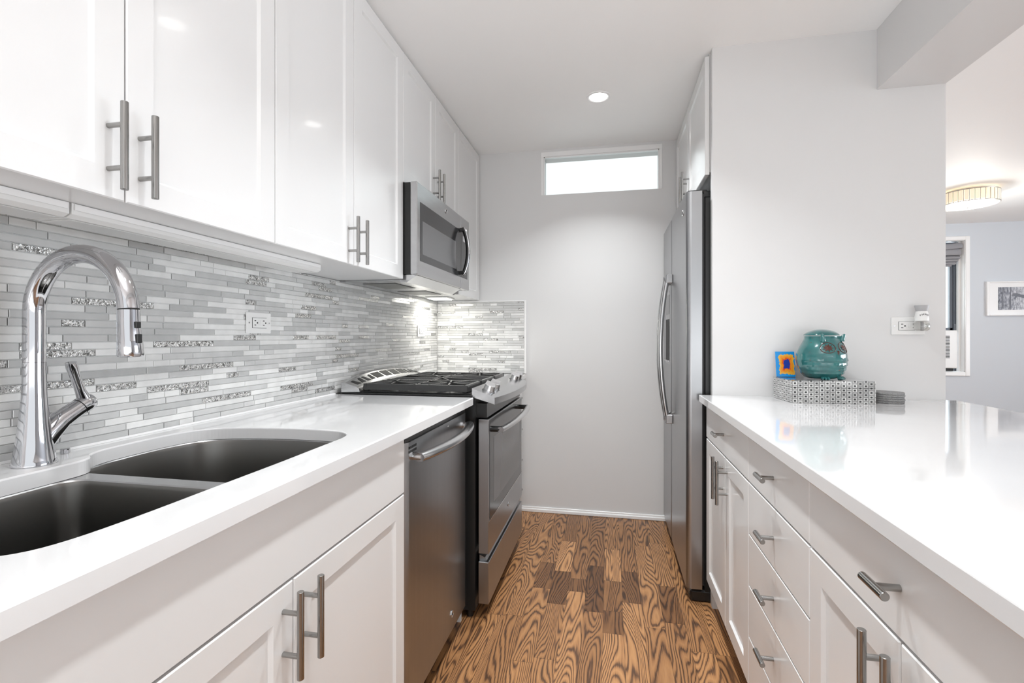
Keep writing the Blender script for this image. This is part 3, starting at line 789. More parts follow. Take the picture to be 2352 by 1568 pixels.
# oven door: steel frame, dark glass, window
bm = new(); box(bm, -0.534, RF, RY0, RY1, 0.268, 0.822, bev=0.0025)
od = obj('oven_door', bm, 'steel_v', rg)
bm = new(); box(bm, RF - 0.002, RF + 0.0012, RY0 + 0.016, RY1 - 0.02, 0.405, 0.818, bev=0.0008)
gl = obj('glass', bm, 'glass_dark', od)
bm = new(); box(bm, RF + 0.0006, RF + 0.0018, RY0 + 0.085, RY1 - 0.085, 0.455, 0.735, bev=0.0005); obj('window', bm, 'glass_mid', gl)
bm = new(); box(bm, RF - 0.001, RF + 0.0022, RY0 + 0.010, RY1 - 0.012, 0.400, 0.4045); obj('trim_strip', bm, 'steel_light', od)
badge(od, RF + 0.0003, 2.34, 0.345, 1)
bm = new(); hp = []
for i in range(21):
    s = i / 20; y = RY0 + 0.045 + s * (RY1 - RY0 - 0.085); hp.append((RF + 0.040 + 0.022 * math.sin(math.pi * s) ** 0.8, y, 0.774))
tube(bm, hp, 0.0155, 18, flat=0.75)
hd = obj('handle', bm, 'steel_light', od)
for y in (RY0 + 0.058, RY1 - 0.052):
    bm = new(); cyl(bm, (RF + 0.0003, y, 0.774), (RF + 0.044, y, 0.774), 0.0125, 16); obj('handle_mount', bm, 'black', od)
# control panel: wedge with bowed nose
bm = new(); NY = 24; top_b = []; top_f = []; bot_f = []; bot_b = []; nose = []
for i in range(NY + 1):
    s = i / NY; y = RY0 - 0.004 + s * (RY1 - RY0 + 0.008); bow = 0.036 * (1 - (2 * s - 1) ** 2)
    top_b.append(bm.verts.new((-0.560, y, 0.9500))); top_f.append(bm.verts.new((-0.470 + bow, y, 0.9175)))
    nose.append(bm.verts.new((-0.4635 + bow, y, 0.913)));  bot_f.append(bm.verts.new((-0.4635 + bow, y, 0.886))); bot_b.append(bm.verts.new((-0.560, y, 0.914)))
for i in range(NY):
    for a, b_ in ((top_b, top_f), (top_f, nose), (nose, bot_f), (bot_f, bot_b), (bot_b, top_b)):
        f = bm.faces.new((a[i], a[i + 1], b_[i + 1], b_[i])); f.smooth = (a is not bot_b)
for i in (0, NY): bm.faces.new((top_b[i], top_f[i], nose[i], bot_f[i], bot_b[i]))
cp = obj('control_panel', bm, 'steel', rg)
sl = Vector((0.090, 0, -0.0325)).normalized(); nn = Vector((0.0325, 0, 0.090)).normalized()
def on_panel(u, y, h): return Vector((-0.560, y, 0.950)) + sl * u + nn * h
bm = new()
c0 = [on_panel(0.030, 2.165, 0.0006), on_panel(0.105, 2.165, 0.0006), on_panel(0.105, 2.495, 0.0006), on_panel(0.030, 2.495, 0.0006)]
quad(bm, c0, 1); c1 = [on_panel(0.034, 2.172, 0.0012), on_panel(0.101, 2.172, 0.0012), on_panel(0.101, 2.488, 0.0012), on_panel(0.034, 2.488, 0.0012)]
quad(bm, c1, 0); quad(bm, [on_panel(0.045, 2.36, 0.0016), on_panel(0.085, 2.36, 0.0016), on_panel(0.085, 2.47, 0.0016), on_panel(0.045, 2.47, 0.0016)], 2)
obj('display', bm, ['glass_mid', 'slot', 'glass_dark'], cp)
for y in (2.010, 2.105, 2.560, 2.655):
    bm = new(); u = 0.056
    p = on_panel(u, y, 0.0004); cyl(bm, p, p + nn * 0.007, 0.0290, 28); cyl(bm, p + nn * 0.007, p + nn * 0.027, 0.0250, 28, r2=0.0230)
    # raised finger bar
    q0 = p + nn * 0.027; ax = sl; w_ = Vector((0, 1, 0))
    corners = []
    for hh, l, wd in ((0, 0.0228, 0.0085), (0.015, 0.019, 0.0060)):
        corners.append([bm.verts.new(q0 + nn * hh + ax * (sx * l) + w_ * (sy * wd)) for sx, sy in ((-1, -1), (1, -1), (1, 1), (-1, 1))])
    for i in range(4): bm.faces.new((corners[0][i], corners[0][(i + 1) % 4], corners[1][(i + 1) % 4], corners[1][i]))
    bm.faces.new(corners[0]); bm.faces.new(corners[1])
    obj('knob', bm, 'steel_light', cp, at=tuple(p))
# cooktop pan, burners, grates
bm = new(); box(bm, -1.085, -0.575, RY0 + 0.012, RY1 - 0.012, 0.922, 0.926, bev=0.001); obj('cooktop', bm, 'black', rg)
for (x, y, r) in ((-0.70, 2.09, 0.045), (-0.96, 2.09, 0.036), (-0.83, 2.33, 0.042), (-0.70, 2.57, 0.040), (-0.96, 2.57, 0.036)):
    bm = new(); lathe(bm, [(r * 1.15, 0.9262), (r * 1.1, 0.932), (r * 0.95, 0.935)], (x, y, 0), 28); lathe(bm, [(r * 0.85, 0.9352), (r * 0.85, 0.941), (r * 0.75, 0.943)], (x, y, 0), 28, mi=1)
    obj('burner', bm, ['steel_light', 'iron'], rg, at=(x, y, 0.926))
def bar(bm, p, q, w=0.0055, h0=0.012, ztop=0.958):
    """cast bar with sloping sides"""
    p = Vector((p[0], p[1], 0)); q = Vector((q[0], q[1], 0)); d = (q - p).normalized(); n = Vector((-d.y, d.x, 0))
    lo = ztop - h0; V_ = []
    for c, z, ww in ((p, lo, w * 1.2), (p, ztop, w * 0.75), (q, lo, w * 1.2), (q, ztop, w * 0.75)):
        V_.append((bm.verts.new((c.x - n.x * ww, c.y - n.y * ww, z)), bm.verts.new((c.x + n.x * ww, c.y + n.y * ww, z))))
    (a, b1), (c_, d1), (e, f1), (g, h1) = V_
    for F in ((a, e, g, c_), (b1, d1, h1, f1), (c_, g, h1, d1), (a, b1, f1, e), (a, c_, d1, b1), (e, f1, h1, g)): bm.faces.new(F)
gx0, gx1 = -1.060, -0.588
for gi, (ya, yb) in enumerate(((RY0 + 0.018, 2.195), (2.200, 2.460), (2.465, RY1 - 0.018))):
    bm = new()
    for y in (ya + 0.008, yb - 0.008): bar(bm, (gx0, y), (gx1, y), 0.007, 0.026)
    for x in (gx0 + 0.008, gx1 - 0.008): bar(bm, (x, ya), (x, yb), 0.008, 0.026)
    xm = (gx0 + gx1) / 2; ym = (ya + yb) / 2
    bar(bm, (xm, ya), (xm, yb), 0.006, 0.016)
    for cx_ in (((-0.70, -0.96) if gi != 1 else (-0.83,))):
        R0 = 0.020
        for k in range(8 if gi != 1 else 10):
            a = 2 * math.pi * k / (8 if gi != 1 else 10) + 0.26
            dx, dy = math.cos(a), math.sin(a)
            tmax = min(((gx1 - 0.012 - cx_) / dx if dx > 0 else (gx0 + 0.012 - cx_) / dx) if abs(dx) > 1e-3 else 9,
                       ((yb - 0.012 - ym) / dy if dy > 0 else (ya + 0.012 - ym) / dy) if abs(dy) > 1e-3 else 9)
            if gi != 1: tmax = min(tmax, abs((xm - cx_) / dx) if dx * (xm - cx_) > 0 and abs(dx) > 0.05 else 9)
            bar(bm, (cx_ + dx * R0, ym + dy * R0), (cx_ + dx * tmax, ym + dy * tmax), 0.0048, 0.013, 0.9595)
    for x in (gx0 + 0.012, gx1 - 0.012):
        for y in (ya + 0.012, yb - 0.012): box(bm, x - 0.010, x + 0.010, y - 0.009, y + 0.009, 0.9262, 0.945, bev=0.003)
    obj('grate', bm, 'iron', rg, at=(xm, ym, 0.927))
# arched rear vent trim
bm = new(); NV = 28; rows = []
for i in range(NV + 1):
    s = i / NV; y = RY0 - 0.008 + s * (RY1 - RY0 + 0.016); arch = 0.034 * (1 - abs(2 * s - 1) ** 2.4)
    pr = [(-1.062, 0.924), (-1.066, 0.938 + arch * 0.35), (-1.078, 0.946 + arch * 0.55), (-1.135, 0.962 + arch), (-1.150, 0.962 + arch), (-1.150, 0.922)]
    rows.append([bm.verts.new((x, y, z)) for x, z in pr])
for i in range(NV):
    n_ = len(rows[0])
    for j in range(n_): f = bm.faces.new((rows[i][j], rows[i + 1][j], rows[i + 1][(j + 1) % n_], rows[i][(j + 1) % n_])); f.smooth = j in (0, 1, 2)
for i in (0, NV): bm.faces.new(rows[i])
vt = obj('rear_vent', bm, 'steel_light', rg)
bm = new()
def vent_pt(s, u):
    y = RY0 - 0.008 + s * (RY1 - RY0 + 0.016); arch = 0.034 * (1 - abs(2 * s - 1) ** 2.4)
    A_ = Vector((-1.078, y, 0.946 + arch * 0.55)); B_ = Vector((-1.135, y, 0.962 + arch)); n_ = Vector((0.28, 0, 0.96))
    return A_.lerp(B_, u) + n_ * 0.0009
for i in range(8):
    s0 = 0.040 + i * 0.1170; s1 = s0 + 0.098
    if i in (0, 1, 6, 7):
        for k, (a, b_) in enumerate(((s0, s0 + 0.046), (s0 + 0.052, s1))):
            quad(bm, [vent_pt(a, 0.18), vent_pt(b_, 0.18), vent_pt(b_ if k else (a + b_) / 2, 0.80), vent_pt(a if not k else (a + b_) / 2, 0.80)])
    else: quad(bm, [vent_pt(s0, 0.16), vent_pt(s1, 0.16), vent_pt(s1, 0.86), vent_pt(s0, 0.86)])
obj('vent_slots', bm, 'slot', vt)

# corner base cabinet beyond the stove
t = thing('base_cabinet', 'white drawer cabinet in the corner behind the stove', 'cabinet', (-0.86, 2.97, 0))
carcass(t, XW + 0.001, BCF, 2.735, YE - 0.016, 0, CB - 0.001, toe=(0.06, 0.1))
for z0_, z1_ in ((0.12, 0.30), (0.30, 0.49), (0.49, 0.68), (0.68, CB - 0.003)): drawer(t, BF, 1, 2.737, YE - 0.018, z0_, z1_)

# ------------------------------------------------------------------ microwave
mw = thing('microwave', 'stainless steel over-the-range microwave with black window and arched handle', 'microwave', (-1.0, 2.33, 1.40))
MF = -0.800; MY0, MY1 = 1.942, 2.712; MZ0, MZ1 = 1.428, 1.822
bm = new(); box(bm, XW + 0.0085, -0.833, 1.9645, 2.7315, 1.432, 1.8265); obj('body', bm, 'black', mw)
bm = new(); box(bm, -0.832, MF, MY0, 2.556, MZ0, MZ1, bev=0.003); md = obj('door', bm, 'steel', mw)
bm = new(); box(bm, -0.832, MF, 2.5575, MY1, MZ0, MZ1, bev=0.002); mc = obj('control_panel', bm, 'steel', mw)
bm = new(); box(bm, MF - 0.001, MF + 0.0012, 1.974, 2.556, 1.488, 1.742, bev=0.001); mg = obj('glass', bm, 'glass_dark', md)
bm = new(); box(bm, MF + 0.0006, MF + 0.0018, 1.998, 2.465, 1.520, 1.665, bev=0.0005); obj('window', bm, 'glass_mid', mg)
bm = new(); box(bm, MF - 0.001, MF + 0.0012, 2.5575, 2.676, 1.488, 1.742, bev=0.001)
kp = obj('keypad', bm, 'glass_dark', mc)
bm = new()
box(bm, MF + 0.0010, MF + 0.0016, 2.590, 2.655, 1.690, 1.720); obj('clock_display', bm, 'panel_grey', kp)
bm = new(); hp = []
for i in range(17):
    s = i / 16; hp.append((MF + 0.016 + 0.030 * math.sin(math.pi * s) ** 0.7, 2.535, 1.498 + s * 0.252))
tube(bm, hp, 0.011, 14, mi=0)
tube(bm, [(p[0] + 0.006, p[1], p[2]) for p in hp], 0.0085, 12, mi=1)
for z in (1.508, 1.740): box(bm, MF + 0.0012, MF + 0.028, 2.520, 2.550, z - 0.009, z + 0.009, mi=0, bev=0.002)
obj('handle', bm, ['black', 'chrome'], md)
badge(md, MF + 0.0003, 2.31, 1.787, 1, r=0.0125)
# underside: sloping steel lip, grey pan, two filters, lamp lenses
bm = new(); prism(bm, [(-0.836, 1.430), (-0.815, 1.427), (-0.862, 1.398), (-0.892, 1.396), (-0.892, 1.430)], 'Y', 1.975, 2.60); obj('front_lip', bm, 'steel_light', mw)
bm = new(); box(bm, XW + 0.0085, -0.892, 1.968, 2.728, 1.404, 1.4315); pan = obj('bottom_pan', bm, 'steel', mw)
for y in (2.05, 2.42):
    bm = new(); box(bm, -1.10, -0.95, y, y + 0.22, 1.4015, 1.4038); box(bm, -1.106, -0.944, y - 0.006, y + 0.226, 1.4030, 1.4039, mi=1); obj('grease_filter', bm, ['grille', 'slot'], pan)
for y in (2.08, 2.52):
    bm = new(); box(bm, -0.935, -0.905, y, y + 0.09, 1.4022, 1.4039); obj('lamp_cover', bm, 'lens_off', pan)

# ------------------------------------------------------------------ refrigerator
fr_ = thing('refrigerator', 'stainless steel side-by-side refrigerator with ice dispenser', 'refrigerator', (0.75, 2.72, 0))
FF = 0.327; FY0, FY1 = 2.256, 3.190; FS = 2.782
bm = new(); box(bm, 0.405, 1.15, FY0 + 0.002, FY1, 0.03, 1.775, bev=0.004)
for x in (0.45, 1.1):
    for y in (FY0 + 0.05, FY1 - 0.05): cyl(bm, (x, y, 0), (x, y, 0.03), 0.02, 12)
obj('body', bm, 'black', fr_)
def fdoor(y0, y1):
    bm = new(); rounded_panel(bm, FF, -1, y0, y1, 0.060, 1.800, 0.066, 0.022, 8); return obj('door', bm, 'steel_v', fr_, at=(0.36, (y0 + y1) / 2, 0.9))
f1 = fdoor(FY0 - 0.008, FS - 0.0025); f2 = fdoor(FS + 0.0025, FY1)
bm = new(); box(bm, 0.393, 0.405, FY0 + 0.010, FS - 0.006, 0.07, 1.79); box(bm, 0.393, 0.405, FS + 0.006, FY1 - 0.01, 0.07, 1.79); obj('gasket', bm, 'black_matte', fr_)
for dpar, y in ((f1, FS - 0.052), (f2, FS + 0.052)):
    bm = new(); hp = []
    for i in range(25):
        s = i / 24; hp.append((FF - 0.018 - 0.044 * math.sin(math.pi * s) ** 0.75, y, 0.700 + s * 0.795))
    tube(bm, hp, 0.0125, 18, flat=1.0)
    hh = obj('handle', bm, 'steel_light', dpar)
    for z in (0.722, 1.472):
        bm = new(); box(bm, FF - 0.036, FF - 0.0003, y - 0.013, y + 0.013, z - 0.024, z + 0.024, bev=0.003); obj('handle_mount', bm, 'steel', hh)
bm = new(); box(bm, FF - 0.0015, FF + 0.001, 2.845, 3.040, 1.010, 1.420, bev=0.001, mi=0); box(bm, FF - 0.0024, FF - 0.0010, 2.860, 3.025, 1.028, 1.262, mi=1); box(bm, FF - 0.012, FF - 0.001, 2.862, 3.023, 1.020, 1.030, mi=0, bev=0.001)
box(bm, FF - 0.0024, FF - 0.0012, 2.870, 3.015, 1.29, 1.40, mi=2)
obj('dispenser', bm, ['steel', 'slot', 'glass_dark'], f2)
badge(f1, FF - 0.0003, 2.345, 1.728, -1, r=0.014)
bm = new(); box(bm, 0.335, 0.42, FY0 + 0.02, FY0 + 0.085, 1.8005, 1.812, bev=0.004); box(bm, 0.40, 0.50, FY0 + 0.018, FY0 + 0.09, 1.776, 1.806, bev=0.004); obj('hinge_cover', bm, 'black', fr_)
bm = new(); box(bm, 0.345, 0.445, FY0 - 0.0, FY1 - 0.01, 0.0, 0.052, bev=0.008); cyl(bm, (0.350, FY0 + 0.015, 0.03), (0.342, FY0 + 0.015, 0.03), 0.006, 12); obj('base_grille', bm, 'black', fr_)

# upper cabinet over the refrigerator
t = thing('upper_cabinet', 'white wall cabinet with two shaker doors above the refrigerator', 'cabinet', (0.8, 2.73, 1.87))
bm = new(); box(bm, 0.4245, 1.20, 2.256, YE - 0.001, 1.880, H - 0.001); obj('body', bm, 'cab', t)
door(t, 0.4055, -1, 2.252, 2.738, 1.868, 2.386, 2.690, (1.876, 2.028))
door(t, 0.4055, -1, 2.738, 3.203, 1.868, 2.386, 2.775, (1.876, 2.028))

# ------------------------------------------------------------------ peninsula on the right
PF = 0.402; PCF = PF + 0.0185; PB = 1.02
# cabinet A
t = thing('base_cabinet', 'white base cabinet beside the refrigerator with one drawer over two shaker doors', 'cabinet', (0.7, 1.88, 0))
carcass(t, PCF, PB, 1.5575, 2.2045, 0, CB - 0.001, toe=(0.07, 0.105), sg=-1)
drawer(t, PF, -1, 1.557, 2.205, 0.735, CB - 0.002)
door(t, PF, -1, 1.857, 2.205, 0.126, 0.733, 1.890, (0.572, 0.726)); door(t, PF, -1, 1.557, 1.857, 0.126, 0.733, 1.823, (0.572, 0.726))
t = thing('base_cabinet', 'white base cabinet with a stack of five drawers, middle of the right side', 'cabinet', (0.7, 1.33, 0))
carcass(t, PCF, PB, 1.1055, 1.5565, 0, CB - 0.001, toe=(0.07, 0.105), sg=-1)
drawer(t, PF, -1, 1.105, 1.557, 0.735, CB - 0.002)
for i in range(4): drawer(t, PF, -1, 1.105, 1.557, 0.126 + i * 0.152, 0.126 + (i + 1) * 0.152 - 0.0005)
t = thing('base_cabinet', 'white base cabinet nearest the camera on the right, wide drawer over two shaker doors', 'cabinet', (0.7, 0.785, 0))
carcass(t, PCF, PB, 0.465, 1.1045, 0, CB - 0.001, toe=(0.07, 0.105), sg=-1)
drawer(t, PF, -1, 0.465, 1.105, 0.735, CB - 0.002)
door(t, PF, -1, 0.785, 1.105, 0.126, 0.733, 0.815, (0.572, 0.729)); door(t, PF, -1, 0.465, 0.785, 0.126, 0.733, 0.752, (0.572, 0.729))
bm = new(); box(bm, 0.374, 1.328, 0.40, 2.2145, CB, CT, bev=0.0025, seg=2)
tag(obj('countertop', bm, 'quartz', at=(0.85, 1.3, CB)), 'wide glossy white quartz peninsula countertop on the right', 'countertop')

# ------------------------------------------------------------------ decor on the peninsula
def box_mat():
    m, nt, p = node_mat('square_inlay'); L = nt.links.new
    uv = N(nt, 'ShaderNodeUVMap'); sep = N(nt, 'ShaderNodeSeparateXYZ'); L(uv.outputs[0], sep.inputs[0])
    cs = 1 / 0.0190; rsz = 1 / 0.0165
    cx = math_n(nt, 'MULTIPLY', sep.outputs[0], cs); col = math_n(nt, 'FLOOR', cx)
    par = math_n(nt, 'MULTIPLY', math_n(nt, 'MODULO', col, 2.0), 0.5)
    ry = math_n(nt, 'ADD', math_n(nt, 'MULTIPLY', sep.outputs[1], rsz), par)
    fx = math_n(nt, 'ABSOLUTE', math_n(nt, 'SUBTRACT', math_n(nt, 'FRACT', cx), 0.5)); fy = math_n(nt, 'ABSOLUTE', math_n(nt, 'SUBTRACT', math_n(nt, 'FRACT', ry), 0.5))
    d = math_n(nt, 'MAXIMUM', fx, fy)
    c = ramp(nt, d, [(0.0, (0.02, 0.02, 0.02)), (0.21, (0.72, 0.72, 0.71)), (0.345, (0.02, 0.02, 0.02)), (0.385, (0.55, 0.55, 0.54)), (0.45, (0.12, 0.12, 0.12))])
    for n_ in nt.nodes:
        if n_.bl_idname == 'ShaderNodeValToRGB': n_.color_ramp.interpolation = 'CONSTANT'
    # tone differs at random between the shell pieces
    cmb = N(nt, 'ShaderNodeCombineXYZ'); L(col, cmb.inputs[0]); L(math_n(nt, 'FLOOR', ry), cmb.inputs[1])
    wn = N(nt, 'ShaderNodeTexWhiteNoise', noise_dimensions='2D'); L(cmb.outputs[0], wn.inputs[0])
    mr = N(nt, 'ShaderNodeMapRange'); mr.inputs['To Min'].default_value = 0.75; mr.inputs['To Max'].default_value = 1.15; L(wn.outputs[0], mr.inputs[0])
    mx = N(nt, 'ShaderNodeMix', data_type='RGBA', blend_type='MULTIPLY'); mx.inputs[0].default_value = 1; L(c, mx.inputs[6]); L(mr.outputs[0], mx.inputs[7]); L(mx.outputs[2], p.inputs['Base Color'])
    p.inputs['Roughness'].default_value = 0.12; p.inputs['Coat Weight'].default_value = 0.6; return m
M['inlay'] = box_mat(); M['lid_top'] = mat('mirror_black_top', (0.25, 0.25, 0.25), 0.10, 0.3, coat=0.8)
ang = math.radians(4.5); bc = Vector((0.672, 2.008, CT + 0.0005))
def inlay_box(name, w, d, z0, z1, parent, mats):
    """box with uv in metres on the sides"""
    bm = new(); uvl = bm.loops.layers.uv.new('UVMap'); c_, s_ = math.cos(ang), math.sin(ang)
    def Wp(u, v, z): return (bc.x + u * c_ - v * s_, bc.y + u * s_ + v * c_, z)
    fs = [([(0, 0), (w, 0)], 0.0), ([(w, 0), (w, d)], 0.003), ([(w, d), (0, d)], 0.0), ([(0, d), (0, 0)], 0.0)]
    for (a, b_), o_ in fs:
        l = math.hypot(b_[0] - a[0], b_[1] - a[1])
        f = quad(bm, [Wp(*a, z0), Wp(*b_, z0), Wp(*b_, z1), Wp(*a, z1)])
        for lp, (u, v) in zip(f.loops, ((o_, z0 - CT), (o_ + l, z0 - CT), (o_ + l, z1 - CT), (o_, z1 - CT))): lp[uvl].uv = (u, v)
    f = quad(bm, [Wp(0, 0, z1), Wp(w, 0, z1), Wp(w, d, z1), Wp(0, d, z1)], 1); quad(bm, [Wp(0, d, z0), Wp(w, d, z0), Wp(w, 0, z0), Wp(0, 0, z0)], 1)
    bmesh.ops.remove_doubles(bm, verts=bm.verts, dist=1e-5)
    return obj(name, bm, mats, parent)
ib = thing('decorative_box', 'black and white square-patterned lidded box under the owl jar', 'box', tuple(bc))
inlay_box('box_base', 0.290, 0.172, CT + 0.0006, CT + 0.0580, ib, ['inlay', 'slot'])
inlay_box('lid', 0.290, 0.172, CT + 0.0592, CT + 0.0845, ib, ['inlay', 'lid_top'])
bm = new(); c_, s_ = math.cos(ang), math.sin(ang)
prism(bm, [(bc.x + u * c_ - v * s_, bc.y + u * s_ + v * c_) for u, v in ((0.001, 0.001), (0.289, 0.001), (0.289, 0.171), (0.001, 0.171))], 'Z', CT + 0.0578, CT + 0.0594); obj('lid_gap', bm, 'slot', ib)
BT = CT + 0.0846

# owl jar
def glaze():
    m, nt, p = node_mat('teal_glaze'); L = nt.links.new
    tc = N(nt, 'ShaderNodeTexCoord'); n = N(nt, 'ShaderNodeTexNoise'); n.inputs['Scale'].default_value = 14; n.inputs['Detail'].default_value = 5; L(tc.outputs['Object'], n.inputs[0])
    c = ramp(nt, n.outputs[0], [(0.30, (0.012, 0.095, 0.10)), (0.6, (0.025, 0.155, 0.155)), (0.72, (0.035, 0.20, 0.19))])
    n2 = N(nt, 'ShaderNodeTexNoise'); n2.inputs['Scale'].default_value = 90; L(tc.outputs['Object'], n2.inputs[0])
    msk = ramp(nt, n2.outputs[0], [(0.70, (0, 0, 0)), (0.74, (1, 1, 1))])
    mx = N(nt, 'ShaderNodeMix', data_type='RGBA'); L(msk, mx.inputs[0]); L(c, mx.inputs[6]); mx.inputs[7].default_value = (0.12, 0.05, 0.035, 1)
    L(mx.outputs[2], p.inputs['Base Color']); p.inputs['Roughness'].default_value = 0.14; p.inputs['Coat Weight'].default_value = 0.8; p.inputs['Coat Roughness'].default_value = 0.03
    return m
M['teal'] = glaze()
OX, OY = 0.805, 2.098; oz = BT + 0.004
owl = thing('owl_jar', 'teal glazed ceramic owl cookie jar with lid', 'jar', (OX, OY, BT))
FA = math.radians(-71)   # the owl faces the camera's right
fdx, fdy = math.cos(FA), math.sin(FA)
oprof = [(0.045, 0.0), (0.058, 0.004), (0.072, 0.020), (0.0815, 0.045), (0.0855, 0.070), (0.0835, 0.095), (0.076, 0.118), (0.067, 0.135), (0.0605, 0.148), (0.0580, 0.158), (0.0590, 0.163), (0.0560, 0.164)]
def orad(z):
    for (r0, z0), (r1, z1) in zip(oprof, oprof[1:]):
        if z0 <= z <= z1: return r0 + (r1 - r0) * (z - z0) / max(z1 - z0, 1e-6)
    return oprof[-1][0]
bm = new(); SEG = 96; rings = []
zs = [0.0, 0.004, 0.010] + [0.016 + i * 0.0045 for i in range(32)] + [0.163]
for z in zs:
    ring = []
    for k in range(SEG):
        a = 2 * math.pi * k / SEG; r = orad(min(z, 0.1635)); da = (a - FA + math.pi) % (2 * math.pi) - math.pi
        # scalloped feathers on the lower belly
        if 0.008 < z < 0.082 and abs(da) < 1.45:
            row = z / 0.0165; fz = row - math.floor(row); u = (da * 0.085 / 0.021) + 0.5 * (math.floor(row) % 2); fu = abs((u - math.floor(u)) - 0.5) * 2
            r += 0.0040 * max(0.0, 1 - fz - 0.55 * (fu ** 2.2)) * min(1, (1.45 - abs(da)) * 4)
        # brow, pulled out towards the ear tufts
        if z > 0.118: r += 0.010 * math.exp(-((abs(da) - 0.62) / 0.20) ** 2) * ((z - 0.118) / 0.045)
        # face pushed out a little
        r += 0.003 * math.exp(-(da / 0.9) ** 2) * math.exp(-((z - 0.11) / 0.03) ** 2)
        # folded wing bulge on each side
        wd = abs(abs(da) - 1.75); r += 0.003 * max(0, 1 - (wd / 0.55) ** 2 - ((z - 0.075) / 0.045) ** 2) ** 0.5 if (1 - (wd / 0.55) ** 2 - ((z - 0.075) / 0.045) ** 2) > 0 else 0
        ring.append(bm.verts.new((OX + r * math.cos(a), OY + r * math.sin(a), oz + z)))
    rings.append(ring)
for A_, B_ in zip(rings, rings[1:]):
    for k in range(SEG): f = bm.faces.new((A_[k], A_[(k + 1) % SEG], B_[(k + 1) % SEG], B_[k])); f.smooth = True
bm.faces.new(list(reversed(rings[0]))); f = bm.faces.new(rings[-1])
body = obj('body', bm, 'teal', owl)
bm = new(); lathe(bm, [(0.052, 0.165), (0.0605, 0.1655), (0.0600, 0.169), (0.053, 0.176), (0.040, 0.183), (0.022, 0.188), (0.006, 0.1895), (0.001, 0.1895)], (OX, OY, oz), 48); obj('lid', bm, 'teal', owl)
def osurf(da, z, h=0.0):
    a = FA + da; r = orad(z) + h + 0.003 * math.exp(-(da / 0.9) ** 2) * math.exp(-((z - 0.11) / 0.03) ** 2)
    if z > 0.118: r += 0.010 * math.exp(-((abs(da) - 0.62) / 0.20) ** 2) * ((z - 0.118) / 0.045)
    return (OX + r * math.cos(a), OY + r * math.sin(a), oz + z)
for s in (-1, 1):
    bm = new(); tube(bm, [osurf(s * 0.62, 0.145, -0.002), osurf(s * 0.64, 0.160, 0.004), osurf(s * 0.66, 0.1635, 0.009)[:2] + (oz + 0.171,)], [0.010, 0.008, 0.003], 12); obj('ear', bm, 'teal', owl)
    bm = new(); ec, ez_ = s * 0.42, 0.119
    ring = [osurf(ec + 0.33 * math.cos(t_) , ez_ + 0.0195 * math.sin(t_), 0.0012) for t_ in [2 * math.pi * k / 28 for k in range(29)]]
    tube(bm, ring, 0.0011, 6)
    # star shaped iris
    pts = []
    for k in range(18):
        t_ = 2 * math.pi * k / 18; q = 0.95 if k % 2 == 0 else 0.45
        pts.append(osurf(ec + 0.275 * q * math.cos(t_), ez_ + 0.0168 * q * math.sin(t_), 0.0022))
    cpt = bm.verts.new(osurf(ec, ez_, 0.0030)); vs_ = [bm.verts.new(p) for p in pts]
    for k in range(18): bm.faces.new((cpt, vs_[k], vs_[(k + 1) % 18]))
    obj('eye', bm, 'brown', owl)
bm = new(); vs_ = [bm.verts.new(p) for p in (osurf(-0.06, 0.108, 0.001), osurf(0.06, 0.108, 0.001), osurf(0, 0.090, 0.001), osurf(0, 0.105, 0.006))]
for q in ((0, 1, 3), (1, 2, 3), (2, 0, 3)): bm.faces.new([vs_[i] for i in q])
obj('beak', bm, 'brown', owl)
for s in (-1, 1):
    bm = new()
    for k in (-1, 0, 1):
        a = FA + s * 0.50 + k * 0.13; c = Vector((OX + 0.062 * math.cos(a), OY + 0.062 * math.sin(a), BT + 0.0072)); e = Vector((OX + 0.080 * math.cos(a), OY + 0.080 * math.sin(a), BT + 0.0055))
        tube(bm, [c, (c + e) / 2 + Vector((0, 0, 0.002)), e], [0.007, 0.0068, 0.003], 12)
    obj('foot', bm, 'teal', owl)

# painted tile leaning on the wall behind the owl
def art_mat():
    m, nt, p = node_mat('painted_tile'); L = nt.links.new
    tc = N(nt, 'ShaderNodeTexCoord'); sep = N(nt, 'ShaderNodeSeparateXYZ'); L(tc.outputs['Generated'], sep.inputs[0])
    fx = math_n(nt, 'ABSOLUTE', math_n(nt, 'SUBTRACT', sep.outputs[0], 0.56)); fz = math_n(nt, 'ABSOLUTE', math_n(nt, 'SUBTRACT', sep.outputs[2], 0.5))
    d = math_n(nt, 'MAXIMUM', fx, fz)
    n = N(nt, 'ShaderNodeTexNoise'); n.inputs['Scale'].default_value = 6; L(tc.outputs['Generated'], n.inputs[0])
    d2 = math_n(nt, 'ADD', d, math_n(nt, 'MULTIPLY', math_n(nt, 'SUBTRACT', n.outputs[0], 0.5), 0.24))
    c = ramp(nt, d2, [(0.0, (0.02, 0.05, 0.35)), (0.17, (0.75, 0.10, 0.02)), (0.21, (0.85, 0.30, 0.02)), (0.30, (0.80, 0.42, 0.05)), (0.39, (0.01, 0.28, 0.70))])
    for n_ in nt.nodes:
        if n_.bl_idname == 'ShaderNodeValToRGB': n_.color_ramp.interpolation = 'CONSTANT'
    L(c, p.inputs['Base Color']); p.inputs['Roughness'].default_value = 0.15; return m
M['art'] = art_mat()
bm = new(); ta = math.radians(9)
box(bm, -0.036, 0.036, 0, 0.006, 0, 0.104, bev=0.001)
o = obj('painted_tile', bm, 'art'); tag(o, 'small blue and orange painted tile leaning on the wall behind the owl', 'picture tile')
o.location = (0.703, 2.168, BT + 0.001); o.rotation_euler = (-ta, 0, math.radians(2)); 

